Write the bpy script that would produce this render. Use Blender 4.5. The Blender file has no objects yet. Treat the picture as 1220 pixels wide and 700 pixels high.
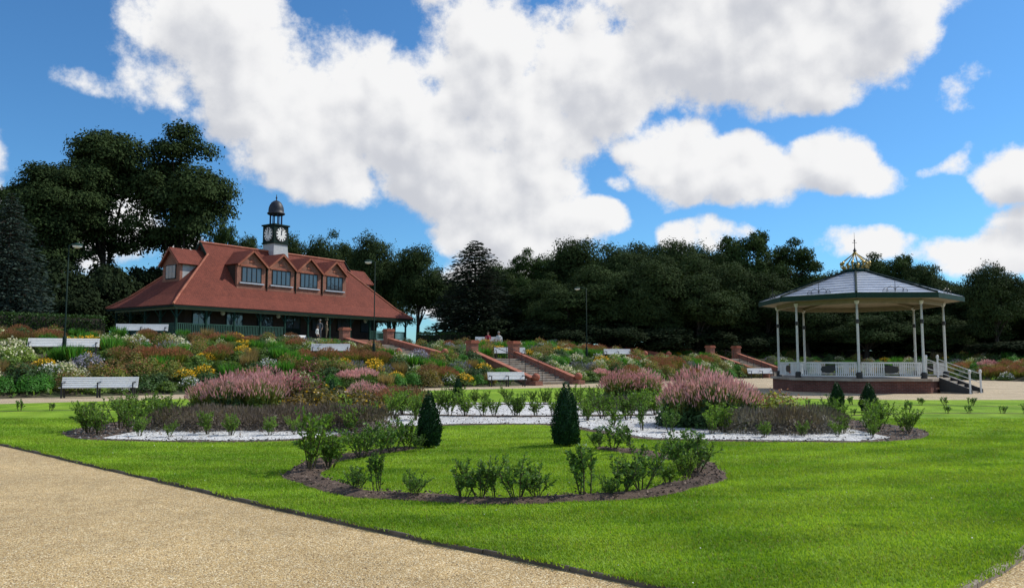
import bpy, bmesh, math, random
import numpy as np
from mathutils import Vector, Matrix
R = math.radians
sc = bpy.context.scene
C = sc.collection

# ------------------------------------------------------------------ camera, sky, sun, exposure
CAM_H = 1.6
cam = bpy.data.objects.new('camera', bpy.data.cameras.new('camera'))
C.objects.link(cam)
cam.location = (0, 0, CAM_H)
PITCH = math.atan(78 / 930)
cam.rotation_euler = (math.pi / 2 + PITCH, 0, 0)
cam.data.sensor_width = 36
cam.data.lens = 36 * 930 / 1220
cam.data.clip_end = 5000
sc.camera = cam
sc.view_settings.view_transform = 'Standard'
sc.view_settings.look = 'None'
sc.view_settings.exposure = 0.0
sc.view_settings.gamma = 1
sc.view_settings.use_curve_mapping = False
sc.cycles.max_bounces = 6
sc.cycles.diffuse_bounces = 3
sc.cycles.transparent_max_bounces = 6

SUN_EL, SUN_AZ = 46, 68          # degrees; azimuth clockwise from +Y (the view direction)
sd = Vector((math.cos(R(SUN_EL)) * math.sin(R(SUN_AZ)), math.cos(R(SUN_EL)) * math.cos(R(SUN_AZ)), math.sin(R(SUN_EL))))
sun = bpy.data.objects.new('sun', bpy.data.lights.new('sun', 'SUN'))
C.objects.link(sun)
sun.data.energy = 4.2
sun.data.angle = R(0.53)
sun.data.color = (1, 0.95, 0.86)
sun.rotation_euler = (-sd).to_track_quat('-Z', 'Y').to_euler()
sun.location = sd * 60

world = bpy.data.worlds.new('World')
sc.world = world
world.use_nodes = True
world.cycles.sampling_method = 'MANUAL'
world.cycles.sample_map_resolution = 256


class NT:
    """small helper that writes shader nodes"""
    def __init__(s, tree):
        s.t = tree
    def n(s, typ, **kw):
        nd = s.t.nodes.new(typ)
        for k, v in kw.items():
            setattr(nd, k, v)
        return nd
    def link(s, a, b):
        s.t.links.new(a, b)
    def put(s, sock, v):
        if isinstance(v, bpy.types.NodeSocket):
            s.t.links.new(v, sock)
        elif v is not None:
            sock.default_value = v
    def math(s, op, a, b=None, c=None, clamp=False):
        nd = s.n('ShaderNodeMath', operation=op, use_clamp=clamp)
        for i, v in enumerate((a, b, c)):
            if v is not None:
                s.put(nd.inputs[i], v)
        return nd.outputs[0]
    def vec(s, op, a, b=None, scale=None):
        nd = s.n('ShaderNodeVectorMath', operation=op)
        s.put(nd.inputs[0], a)
        if b is not None:
            s.put(nd.inputs[1], b)
        if scale is not None:
            s.put(nd.inputs['Scale'], scale)
        return nd.outputs['Value'] if op in ('LENGTH', 'DOT_PRODUCT', 'DISTANCE') else nd.outputs[0]
    def noise(s, v, scale, detail=3, rough=0.55, dist=0.0, out='Fac', lac=2.0):
        nd = s.n('ShaderNodeTexNoise')
        if v is not None:
            s.link(v, nd.inputs['Vector'])
        nd.inputs['Scale'].default_value = scale
        nd.inputs['Detail'].default_value = detail
        nd.inputs['Roughness'].default_value = rough
        nd.inputs['Lacunarity'].default_value = lac
        nd.inputs['Distortion'].default_value = dist
        return nd.outputs[out]
    def ramp(s, f, lo, hi, a=0.0, b=1.0, smooth=True):
        nd = s.n('ShaderNodeMapRange', interpolation_type='SMOOTHSTEP' if smooth else 'LINEAR')
        s.put(nd.inputs[0], f)
        for i, v in enumerate((lo, hi, a, b)):
            s.put(nd.inputs[i + 1], v)
        return nd.outputs[0]
    def mix(s, f, a, b, blend='MIX'):
        nd = s.n('ShaderNodeMix', data_type='RGBA', blend_type=blend)
        s.put(nd.inputs[0], f)
        for i, v in ((6, a), (7, b)):
            if isinstance(v, (tuple, list)):
                v = tuple(v) + (1,) if len(v) == 3 else tuple(v)
            s.put(nd.inputs[i], v)
        return nd.outputs[2]


# cumulus: soft lobes given as (azimuth, elevation, radius in azimuth, radius in elevation, weight), degrees
CLOUDS = [(-21.6, 23.0, 4.6, 4.2, 1), (-25.0, 18.3, 2.2, 2.2, .45), (-19.0, 19.5, 4.6, 4.0, 1), (-15.0, 15.2, 4.6, 3.8, 1), (-12.8, 12.6, 3.0, 2.0, .8),
          (-11.0, 18.0, 6.0, 5.0, 1), (-5.6, 15.0, 5.5, 5.0, 1), (-1.5, 11.6, 5.5, 4.0, 1), (-2.2, 21.4, 5.0, 4.2, 1), (2.2, 17.2, 4.0, 4.6, .9),
          (0.2, 8.8, 5.6, 2.6, 1), (4.6, 10.3, 3.6, 1.7, 1), (2.0, 13.0, 3.2, 3.0, .9), (-4.6, 8.6, 2.4, 1.6, .7), (6.5, 20.4, 6.0, 4.4, 1), (13.0, 21.4, 6.5, 4.3, 1),
          (19.5, 21.0, 6.5, 4.0, 1), (20.8, 18.2, 4.5, 2.1, .9), (25.6, 21.6, 4.2, 3.8, 1), (17.0, 26.5, 13, 4.0, 1), (-5.0, 28.0, 5.0, 3.0, .6), (28.0, 23.5, 3.0, 3.0, .7),
          (11.4, 15.6, 2.9, 2.1, 1), (13.8, 13.4, 4.8, 2.2, 1), (18.2, 12.2, 5.0, 1.7, 1), (22.8, 12.8, 3.6, 2.0, 1), (24.6, 12.2, 2.5, 1.3, .8),
          (34.5, 11.3, 3.2, 2.2, 1), (29.8, 6.5, 2.7, 1.4, .8), (33.5, 7.2, 3.2, 2.1, .95), (24.8, 7.4, 2.6, 1.1, .6), (12.9, 9.0, 2.1, 1.3, .8), (15.0, 8.6, 1.4, 1.2, .7),
          (7.8, 13.1, .8, .6, .4), (-29.0, 17.9, 1.8, .8, .36), (31.2, 16.8, 1.8, .9, .28), (-35.2, 11.0, 2.4, 3.2, .8), (-22.4, 7.6, 2.0, 1.6, .8), (-28.0, 8.5, 2.6, 3.4, .7), (29.6, 13.2, 1.2, .6, .33),
          (-2.0, 5.2, 5.0, 2.2, .8), (-14.5, 4.6, 4.0, 2.0, .8)]


def density_group(name, coarse):
    """cloud density at (azimuth, elevation) in radians"""
    gt = bpy.data.node_groups.new(name, 'ShaderNodeTree')
    gt.interface.new_socket('Vector', in_out='INPUT', socket_type='NodeSocketVector')
    gt.interface.new_socket('Density', in_out='OUTPUT', socket_type='NodeSocketFloat')
    g = NT(gt)
    gi, go = g.n('NodeGroupInput'), g.n('NodeGroupOutput')
    p = gi.outputs[0]
    big = g.noise(p, 9, 2, .5, out='Color')
    big = g.vec('SUBTRACT', big, (.5, .5, .5))
    w = g.vec('ADD', p, g.vec('MULTIPLY', big, (.10, .075, 0)))
    f = None
    for a, e, ra, re, wt in CLOUDS:
        if coarse and ra * re < 4: continue
        nd = g.n('ShaderNodeVectorMath', operation='MULTIPLY_ADD')
        g.put(nd.inputs[0], w)
        nd.inputs[1].default_value = (1 / R(ra), 1 / R(re), 0)
        nd.inputs[2].default_value = (-a / ra, -e / re, 0)
        d = nd.outputs[0]
        d = g.vec('DOT_PRODUCT', d, d)
        v = g.math('MULTIPLY_ADD', d, -wt * .8, wt)
        f = v if f is None else g.math('SMOOTH_MAX', f, v, .35)
    # the rest of the sky carries the same kind of scattered cumulus
    gen = g.noise(p, 3.2, 2, .5)
    sep = g.n('ShaderNodeSeparateXYZ')
    g.link(p, sep.inputs[0])
    az_out = g.ramp(g.math('ABSOLUTE', sep.outputs[0]), R(36), R(46))
    el_out = g.ramp(sep.outputs[1], R(27), R(34))
    outside = g.math('MAXIMUM', az_out, el_out)
    gen = g.math('MULTIPLY_ADD', gen, 6.0, -3.1)
    gen = g.math('ADD', g.math('MULTIPLY', g.math('SUBTRACT', gen, -1.0), outside), -1.0)
    f = g.math('MAXIMUM', f, gen)
    f = g.math('MINIMUM', f, 1.0)
    n1 = g.noise(p, 12, 2.0 if coarse else 10.0, .645)
    g.link(g.math('ADD', f, g.math('MULTIPLY', g.math('SUBTRACT', n1, .5), 2.5)), go.inputs['Density'])
    return gt


def build_sky():
    t = NT(world.node_tree)
    t.t.nodes.clear()
    full, coarse = density_group('cloud_density', False), density_group('cloud_density_soft', True)
    tc = t.n('ShaderNodeTexCoord')
    nrm = t.vec('NORMALIZE', tc.outputs['Generated'])
    s3 = t.n('ShaderNodeSeparateXYZ')
    t.link(nrm, s3.inputs[0])
    az = t.math('ARCTAN2', s3.outputs[0], s3.outputs[1])
    el = t.math('ARCSINE', s3.outputs[2])
    cb = t.n('ShaderNodeCombineXYZ')
    t.link(az, cb.inputs[0]); t.link(el, cb.inputs[1])
    def dens_at(grp, off):
        nd = t.n('ShaderNodeGroup', node_tree=grp)
        t.link(t.vec('ADD', cb.outputs[0], off) if off else cb.outputs[0], nd.inputs[0])
        return nd.outputs[0]
    d0 = dens_at(full, None)
    d1 = dens_at(coarse, (R(.7), R(.9), 0))
    d2 = dens_at(coarse, (R(.8), R(3.0), 0))
    mask = t.ramp(d0, -.08, .50)
    mask = t.math('MULTIPLY', mask, t.ramp(el, R(-2), R(1)))
    # light reaches a point of the cloud through what lies above it, towards the sun
    over = t.math('ADD', t.math('MULTIPLY', t.math('MAXIMUM', d1, 0.0), .42), t.math('MULTIPLY', t.math('MAXIMUM', d2, 0.0), .72))
    emb = t.math('SUBTRACT', d0, d1)
    lit = t.math('MULTIPLY_ADD', emb, .50, t.math('MULTIPLY_ADD', over, -.62, 1.10))
    lit = t.ramp(lit, .0, 1.0, .0, 1.0)
    ccol = t.mix(lit, (6.3, 6.5, 7.05), (9.7, 9.7, 9.75))
    sky = t.n('ShaderNodeTexSky', sky_type='NISHITA')
    sky.sun_disc = False
    sky.sun_elevation = R(SUN_EL)
    sky.sun_rotation = R(SUN_AZ)
    sky.altitude = 60
    sky.air_density = 1.0
    sky.dust_density = 0.3
    sky.ozone_density = 1.4
    skyc = t.mix(1.0, sky.outputs[0], (.56, 1.06, 1.46), 'MULTIPLY')
    col = t.mix(mask, skyc, ccol)
    bg = t.n('ShaderNodeBackground')
    t.link(col, bg.inputs['Color'])
    bg.inputs['Strength'].default_value = .095
    out = t.n('ShaderNodeOutputWorld')
    t.link(bg.outputs[0], out.inputs['Surface'])


build_sky()

# ------------------------------------------------------------------ materials
MATS = {}


def material(name, cols, rough=.8, scale=6.0, detail=5, bump=0.0, bump_scale=None, island=0.0, spec=.3, metallic=0.0, stretch=None,
             trans=0.0, wide=None, coords='pos', emit=None):
    """noise-mottled principled surface; cols = two or three base colours; island = brightness spread between loose pieces"""
    m = bpy.data.materials.new(name)
    m.use_nodes = True
    t = NT(m.node_tree)
    t.t.nodes.clear()
    if coords == 'pos':
        v = t.n('ShaderNodeNewGeometry').outputs['Position']
    else:
        v = t.n('ShaderNodeTexCoord').outputs['Object']
    if stretch:
        v = t.vec('MULTIPLY', v, stretch)
    if len(cols) == 1:
        col = t.mix(0.0, cols[0], cols[0])
    else:
        f = t.ramp(t.noise(v, scale, detail, .6), .3, .7)
        col = t.mix(f, cols[0], cols[1])
        if len(cols) > 2:
            col = t.mix(t.ramp(t.noise(v, scale * .23, 3, .5), .42, .72), col, cols[2])
    if wide:
        wf = t.ramp(t.noise(v, wide[0], 4, .6), .3, .7, 1 - wide[1], 1 + wide[1])
        col = t.mix(1.0, col, t.vec('MULTIPLY', (1, 1, 1), t.vec('SCALE', (1, 1, 1), scale=wf)), 'MULTIPLY')
    if island:
        rnd = t.n('ShaderNodeNewGeometry').outputs['Random Per Island']
        k = t.math('MULTIPLY_ADD', rnd, 2 * island, 1 - island)
        oi = t.n('ShaderNodeObjectInfo').outputs['Random']
        k = t.math('MULTIPLY', k, t.math('MULTIPLY_ADD', oi, island * .7, 1 - island * .35))
        col = t.mix(1.0, col, t.vec('SCALE', (1, 1, 1), scale=k), 'MULTIPLY')
    b = t.n('ShaderNodeBsdfPrincipled')
    t.link(col, b.inputs['Base Color'])
    b.inputs['Roughness'].default_value = rough
    b.inputs['Metallic'].default_value = metallic
    b.inputs['Specular IOR Level'].default_value = spec
    if bump:
        h = t.noise(v, bump_scale or scale * 2, 6, .65)
        bn = t.n('ShaderNodeBump')
        bn.inputs['Strength'].default_value = 1.0
        bn.inputs['Distance'].default_value = bump
        t.link(h, bn.inputs['Height'])
        t.link(bn.outputs[0], b.inputs['Normal'])
    out = t.n('ShaderNodeOutputMaterial')
    sh = b.outputs[0]
    if trans:
        tr = t.n('ShaderNodeBsdfTranslucent')
        t.link(t.mix(1.0, col, (1.08, 1.0, 1.02) if name.startswith('flower') else (1.25, 1.2, .5), 'MULTIPLY'), tr.inputs['Color'])
        ms = t.n('ShaderNodeMixShader')
        ms.inputs[0].default_value = trans
        t.link(sh, ms.inputs[1]); t.link(tr.outputs[0], ms.inputs[2])
        sh = ms.outputs[0]
    t.link(sh, out.inputs['Surface'])
    MATS[name] = m
    return m


def leafmat(name, a, b, c=None, trans=.22, island=.38, rough=.55, spec=.25, scale=1.2):
    return material(name, [a, b] + ([c] if c else []), rough=rough, scale=scale, detail=3, island=island, spec=spec, trans=trans)


def gravel_material(name, cols, cell, bump, wide=.14, patch=(.5, .7)):
    m = bpy.data.materials.new(name)
    m.use_nodes = True
    t = NT(m.node_tree)
    t.t.nodes.clear()
    v = t.n('ShaderNodeNewGeometry').outputs['Position']
    vv = t.vec('ADD', v, t.vec('SCALE', t.noise(v, cell * .6, 2, out='Color'), scale=.6 / cell))
    vo = t.n('ShaderNodeTexVoronoi', voronoi_dimensions='3D')
    t.link(vv, vo.inputs['Vector'])
    vo.inputs['Scale'].default_value = cell
    sx = t.n('ShaderNodeSeparateColor')
    t.link(vo.outputs['Color'], sx.inputs[0])
    c = t.mix(t.ramp(sx.outputs[0], .1, .9, smooth=False), cols[0], cols[1])
    c = t.mix(t.ramp(sx.outputs[1], .78, .82), c, cols[2])
    c = t.mix(t.ramp(sx.outputs[2], .86, .9), c, cols[3])
    gap = t.ramp(vo.outputs['Distance'], .45, .85, 1, .55)
    c = t.mix(1.0, c, t.vec('SCALE', (1, 1, 1), scale=gap), 'MULTIPLY')
    w = t.ramp(t.noise(v, .55, 5, .62), .28, .72, 1 - wide, 1 + wide)
    w2 = t.ramp(t.noise(v, 5.0, 4, .6), .3, .7, .9, 1.1)
    c = t.mix(1.0, c, t.vec('SCALE', (1, 1, 1), scale=t.math('MULTIPLY', w, w2)), 'MULTIPLY')
    b = t.n('ShaderNodeBsdfPrincipled')
    t.link(c, b.inputs['Base Color'])
    b.inputs['Roughness'].default_value = .85
    b.inputs['Specular IOR Level'].default_value = .25
    bn = t.n('ShaderNodeBump')
    bn.inputs['Distance'].default_value = bump
    h = t.math('ADD', t.math('MULTIPLY', vo.outputs['Distance'], -1.0), t.math('MULTIPLY', t.noise(v, cell * .25, 3), .6))
    t.link(h, bn.inputs['Height'])
    t.link(bn.outputs[0], b.inputs['Normal'])
    out = t.n('ShaderNodeOutputMaterial')
    t.link(b.outputs[0], out.inputs['Surface'])
    MATS[name] = m
    return m


def lawn_material(name, blade):
    m = bpy.data.materials.new(name)
    m.use_nodes = True
    t = NT(m.node_tree)
    t.t.nodes.clear()
    v = t.n('ShaderNodeNewGeometry').outputs['Position']
    flat = t.vec('MULTIPLY', v, (1, 1, 0))
    patch = t.noise(flat, .42, 5, .60)
    tiny = t.noise(flat, 60, 4, .7)
    mid = t.noise(t.vec('MULTIPLY', flat, (.5, 1.4, 0)), 1.6, 4, .6)
    c = t.mix(t.ramp(patch, .34, .66), (.140, .262, .016), (.270, .410, .036))
    c = t.mix(t.math('MULTIPLY', t.ramp(mid, .5, .72), .6), c, (.255, .365, .050))
    c = t.mix(t.math('MULTIPLY', t.ramp(mid, .5, .3), .55), c, (.085, .205, .012))
    # mower passes: broad bands, wandering a little
    ring = t.vec('LENGTH', t.vec('SUBTRACT', flat, (-2.0, 27.0, 0)))
    ring = t.math('ADD', ring, t.math('MULTIPLY', t.noise(flat, .35, 2), 1.2))
    band = t.math('SINE', t.math('MULTIPLY', ring, 5.6))
    c = t.mix(1.0, c, t.vec('SCALE', (1, 1, 1), scale=t.math('MULTIPLY_ADD', band, .10, 1.0)), 'MULTIPLY')
    if blade:
        rnd = t.n('ShaderNodeNewGeometry').outputs['Random Per Island']
        c = t.mix(1.0, c, t.vec('SCALE', (1, 1, 1), scale=t.math('MULTIPLY_ADD', rnd, .45, .92)), 'MULTIPLY')
        c = t.mix(t.ramp(rnd, .955, .96), c, (.26, .25, .08))
    else:
        c = t.mix(t.ramp(tiny, .3, .7, 0, .35), c, (.095, .205, .012))
    b = t.n('ShaderNodeBsdfPrincipled')
    t.link(c, b.inputs['Base Color'])
    b.inputs['Roughness'].default_value = .6 if blade else .9
    b.inputs['Specular IOR Level'].default_value = .2 if blade else .1
    sh = b.outputs[0]
    if blade:
        tr = t.n('ShaderNodeBsdfTranslucent')
        t.link(t.mix(1.0, c, (1.3, 1.2, .6), 'MULTIPLY'), tr.inputs['Color'])
        ms = t.n('ShaderNodeMixShader')
        ms.inputs[0].default_value = .4
        t.link(sh, ms.inputs[1]); t.link(tr.outputs[0], ms.inputs[2])
        sh = ms.outputs[0]
    else:
        bn = t.n('ShaderNodeBump')
        bn.inputs['Distance'].default_value = .02
        t.link(t.math('ADD', tiny, t.noise(flat, 18, 4, .7)), bn.inputs['Height'])
        t.link(bn.outputs[0], b.inputs['Normal'])
    out = t.n('ShaderNodeOutputMaterial')
    t.link(sh, out.inputs['Surface'])
    MATS[name] = m
    return m


def course_material(name, a, b, mortar, bw, bh, mortar_size=.012, bump=.006, coords='UV', rough=.85, offset=.5, weather=.25):
    """courses of brick or tile too small to tell apart from here"""
    m = bpy.data.materials.new(name)
    m.use_nodes = True
    t = NT(m.node_tree)
    t.t.nodes.clear()
    tc = t.n('ShaderNodeTexCoord')
    v = tc.outputs['UV']
    br = t.n('ShaderNodeTexBrick')
    br.offset = offset
    t.link(v, br.inputs['Vector'])
    for k, val in (('Color1', a), ('Color2', b), ('Mortar', mortar)):
        br.inputs[k].default_value = tuple(val) + (1,)
    br.inputs['Scale'].default_value = 1
    br.inputs['Mortar Size'].default_value = mortar_size
    br.inputs['Brick Width'].default_value = bw
    br.inputs['Row Height'].default_value = bh
    pos = t.n('ShaderNodeNewGeometry').outputs['Position']
    w = t.ramp(t.noise(pos, .8, 6, .65), .25, .75, 1 - weather, 1 + weather)
    w2 = t.ramp(t.noise(pos, 7, 3, .6), .3, .7, .86, 1.14)
    c = t.mix(1.0, br.outputs['Color'], t.vec('SCALE', (1, 1, 1), scale=t.math('MULTIPLY', w, w2)), 'MULTIPLY')
    bs = t.n('ShaderNodeBsdfPrincipled')
    t.link(c, bs.inputs['Base Color'])
    bs.inputs['Roughness'].default_value = rough
    bs.inputs['Specular IOR Level'].default_value = .25
    bn = t.n('ShaderNodeBump')
    bn.inputs['Distance'].default_value = bump
    t.link(t.math('SUBTRACT', t.noise(pos, 14, 3), br.outputs['Fac']), bn.inputs['Height'])
    t.link(bn.outputs[0], bs.inputs['Normal'])
    out = t.n('ShaderNodeOutputMaterial')
    t.link(bs.outputs[0], out.inputs['Surface'])
    MATS[name] = m
    return m


def glass_material(name, tint):
    m = bpy.data.materials.new(name)
    m.use_nodes = True
    t = NT(m.node_tree)
    b = t.t.nodes['Principled BSDF']
    b.inputs['Base Color'].default_value = tint + (1,)
    b.inputs['Roughness'].default_value = .04
    b.inputs['Specular IOR Level'].default_value = .9
    v = t.n('ShaderNodeNewGeometry').outputs['Position']
    bn = t.n('ShaderNodeBump')
    bn.inputs['Distance'].default_value = .01
    t.link(t.noise(v, 2.5, 2), bn.inputs['Height'])
    t.link(bn.outputs[0], b.inputs['Normal'])
    MATS[name] = m
    return m


gravel_material('gravel', [(.58, .425, .21), (.43, .295, .13), (.72, .60, .38), (.24, .15, .07)], 85, .006)
gravel_material('pale_gravel', [(.52, .42, .27), (.43, .33, .205), (.62, .53, .40), (.31, .23, .15)], 60, .006)
gravel_material('white_gravel', [(.70, .70, .69), (.58, .58, .575), (.78, .78, .77), (.34, .32, .30)], 24, .03, wide=.16)
lawn_material('lawn', False)
lawn_material('grass_blade', True)
material('mulch', [(.085, .056, .040), (.15, .105, .078), (.06, .04, .03)], rough=.95, scale=14, bump=.03, bump_scale=38)
material('bark_chip', [(.10, .07, .053), (.16, .12, .095)], rough=.9, scale=20, island=.5)
material('grey_chip', [(.16, .155, .15), (.24, .23, .22)], rough=.9, scale=20, island=.5)
material('soil', [(.055, .045, .03), (.08, .07, .04), (.04, .06, .02)], rough=.95, scale=3, bump=.05)
material('rough_grass', [(.035, .075, .012), (.06, .11, .02), (.03, .05, .015)], rough=.95, scale=2, bump=.05)
material('edging_wood', [(.095, .075, .056), (.15, .125, .10), (.06, .05, .04)], rough=.85, scale=9, bump=.006, island=.25)
material('edging_stone', [(.24, .20, .15), (.32, .28, .22), (.16, .13, .10)], rough=.9, scale=10, bump=.008, island=.2)
course_material('roof_tile', (.215, .055, .034), (.165, .043, .028), (.09, .025, .018), .18, .115, .012, .012, weather=.16)
course_material('brick', (.30, .10, .06), (.22, .07, .045), (.30, .22, .17), .225, .075, .010, .004)
course_material('brick_plinth', (.17, .058, .043), (.125, .043, .033), (.16, .115, .095), .225, .075, .010, .004)
material('terracotta', [(.33, .105, .060), (.26, .080, .048), (.38, .15, .09)], rough=.75, scale=7, bump=.004)
material('step_stone', [(.36, .31, .25), (.28, .22, .17), (.42, .38, .32)], rough=.9, scale=5, bump=.005)
material('green_paint', [(.009, .034, .026), (.013, .045, .034)], rough=.6, scale=4, spec=.15)
material('dark_green', [(.007, .019, .015), (.010, .027, .021)], rough=.65, scale=4, spec=.12)
material('rail_green', [(.028, .080, .058), (.038, .10, .075)], rough=.5, scale=4)
material('white_paint', [(.76, .76, .74), (.68, .68, .66), (.6, .59, .55)], rough=.5, scale=7, island=.06, wide=(3.0, .06))
material('bench_paint', [(.80, .80, .79), (.72, .72, .71)], rough=.5, scale=9, island=.07)
material('shaded_cream_paint', [(.22, .19, .12), (.17, .15, .095)], rough=.6, scale=5)  # cream darkened: part of the shadow under the eaves is in the colour
material('pale_board', [(.30, .33, .32), (.25, .28, .27)], rough=.6, scale=4)
material('column_paint', [(.62, .63, .60), (.52, .53, .50)], rough=.5, scale=9)
material('iron', [(.012, .012, .013), (.02, .02, .02)], rough=.5, scale=9, spec=.5)
material('gilt', [(.40, .30, .09), (.30, .22, .06)], rough=.5, metallic=.5, scale=9)
material('lead_sheet', [(.36, .40, .47), (.45, .49, .55), (.28, .31, .37)], rough=.40, metallic=.55, scale=2.5, island=.10, bump=.004, bump_scale=3)
material('lead_flash', [(.52, .55, .60), (.42, .45, .5)], rough=.5, metallic=.3, scale=6)
material('dome_slate', [(.018, .022, .032), (.028, .033, .043)], rough=.5, scale=6, spec=.3)
material('tower_white', [(.44, .46, .47), (.36, .38, .39)], rough=.6, scale=4)
material('clock_white', [(.80, .79, .75)], rough=.4)
material('ink', [(.01, .01, .011)], rough=.5)
material('shadow_board', [(.035, .025, .02), (.05, .036, .028)], rough=.8, scale=4)  # verandah and under-roof shade put into a near-black brown
glass_material('window_glass', (.05, .065, .08))
material('lamp_glass', [(.75, .75, .72), (.65, .65, .63)], rough=.25, scale=5)
material('bark', [(.035, .028, .022), (.06, .05, .04), (.025, .025, .018)], rough=.95, scale=5, bump=.03, stretch=(1, 1, .25))
material('stem', [(.075, .06, .03), (.05, .045, .02)], rough=.8, scale=20)
material('skin', [(.48, .29, .21), (.42, .25, .18)], rough=.6, scale=8)
for nm_, c_ in (('cloth_white', (.62, .62, .6)), ('cloth_black', (.015, .015, .018)), ('cloth_red', (.40, .04, .06)), ('cloth_grey', (.17, .17, .19)),
                ('cloth_navy', (.02, .03, .08)), ('cloth_tan', (.30, .23, .15)), ('hair_brown', (.035, .02, .012)), ('hair_grey', (.35, .34, .33))):
    material(nm_, [c_, tuple(x * .8 for x in c_)], rough=.85, scale=9)
# foliage
leafmat('leaf_wood', (.034, .057, .019), (.050, .078, .026), (.028, .047, .017), trans=.10, island=.22, rough=.85, spec=.06)  # no cloud shadow is cast on the wood; its darkness is in these colours
leafmat('leaf_mid', (.032, .058, .017), (.046, .080, .024), trans=.12, island=.25, rough=.85, spec=.06)
leafmat('leaf_dark', (.016, .027, .012), (.024, .037, .015), trans=.06, island=.22, rough=.85, spec=.05)  # bushes and ivy: the gloom low in the wood is put into the leaf colour
leafmat('needle_blue', (.035, .055, .045), (.05, .075, .06), trans=.03, island=.3, rough=.85, spec=.08)
leafmat('needle_dark', (.022, .034, .021), (.032, .046, .028), trans=.03, island=.3, rough=.85, spec=.06)
leafmat('leaf_topiary', (.018, .060, .022), (.030, .085, .030), trans=.08, island=.5)
leafmat('leaf_shrub', (.105, .205, .036), (.165, .285, .052), (.075, .16, .03), trans=0.45, island=.45)
leafmat('leaf_shrub_dark', (.075, .160, .036), (.115, .215, .050), trans=0.34, island=.5)
leafmat('leaf_lime', (.16, .26, .04), (.23, .33, .06), trans=.42, island=.4)
leafmat('leaf_green', (.088, .160, .030), (.125, .205, .044), trans=.42, island=.45)
leafmat('leaf_bright', (.055, .20, .025), (.09, .26, .04), trans=.42, island=.4)
leafmat('leaf_deep', (.034, .080, .020), (.055, .110, .030), trans=0.25, island=.5)
leafmat('leaf_grey', (.12, .15, .085), (.16, .185, .115), trans=.42, island=.4)
leafmat('leaf_bronze', (.14, .10, .045), (.20, .14, .05), (.09, .12, .035), trans=.42, island=.5)
leafmat('leaf_olive', (.155, .195, .040), (.20, .22, .055), (.17, .13, .045), trans=.42, island=.5)
leafmat('straw', (.30, .23, .12), (.24, .17, .08), trans=.42, island=.4)
leafmat('flower_rust', (.38, .165, .078), (.44, .22, .12), (.28, .18, .08), trans=.42, island=.4)
leafmat('flower_yellow', (.72, .42, .015), (.80, .52, .03), trans=.15, island=.25)
leafmat('flower_cream', (.62, .60, .36), (.72, .70, .50), trans=.2, island=.25)
leafmat('flower_white', (.75, .76, .72), (.68, .7, .66), trans=.15, island=.15)
leafmat('flower_lilac', (.29, .28, .36), (.36, .345, .42), trans=.2, island=.3)
leafmat('flower_pink', (.67, .385, .36), (.75, .50, .46), (.58, .29, .28), trans=0.40, island=.35)
leafmat('flower_crimson', (.22, .04, .06), (.32, .09, .11), trans=.15, island=.4)
leafmat('flower_orange', (.62, .20, .02), (.70, .28, .03), trans=.15, island=.3)
leafmat('heather', (.165, .132, .115), (.225, .185, .155), (.13, .125, .08), trans=0.30, island=.5)
leafmat('heather_grey', (.18, .165, .155), (.235, .215, .205), (.14, .145, .10), trans=0.30, island=.5)

# ------------------------------------------------------------------ mesh helpers


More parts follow.
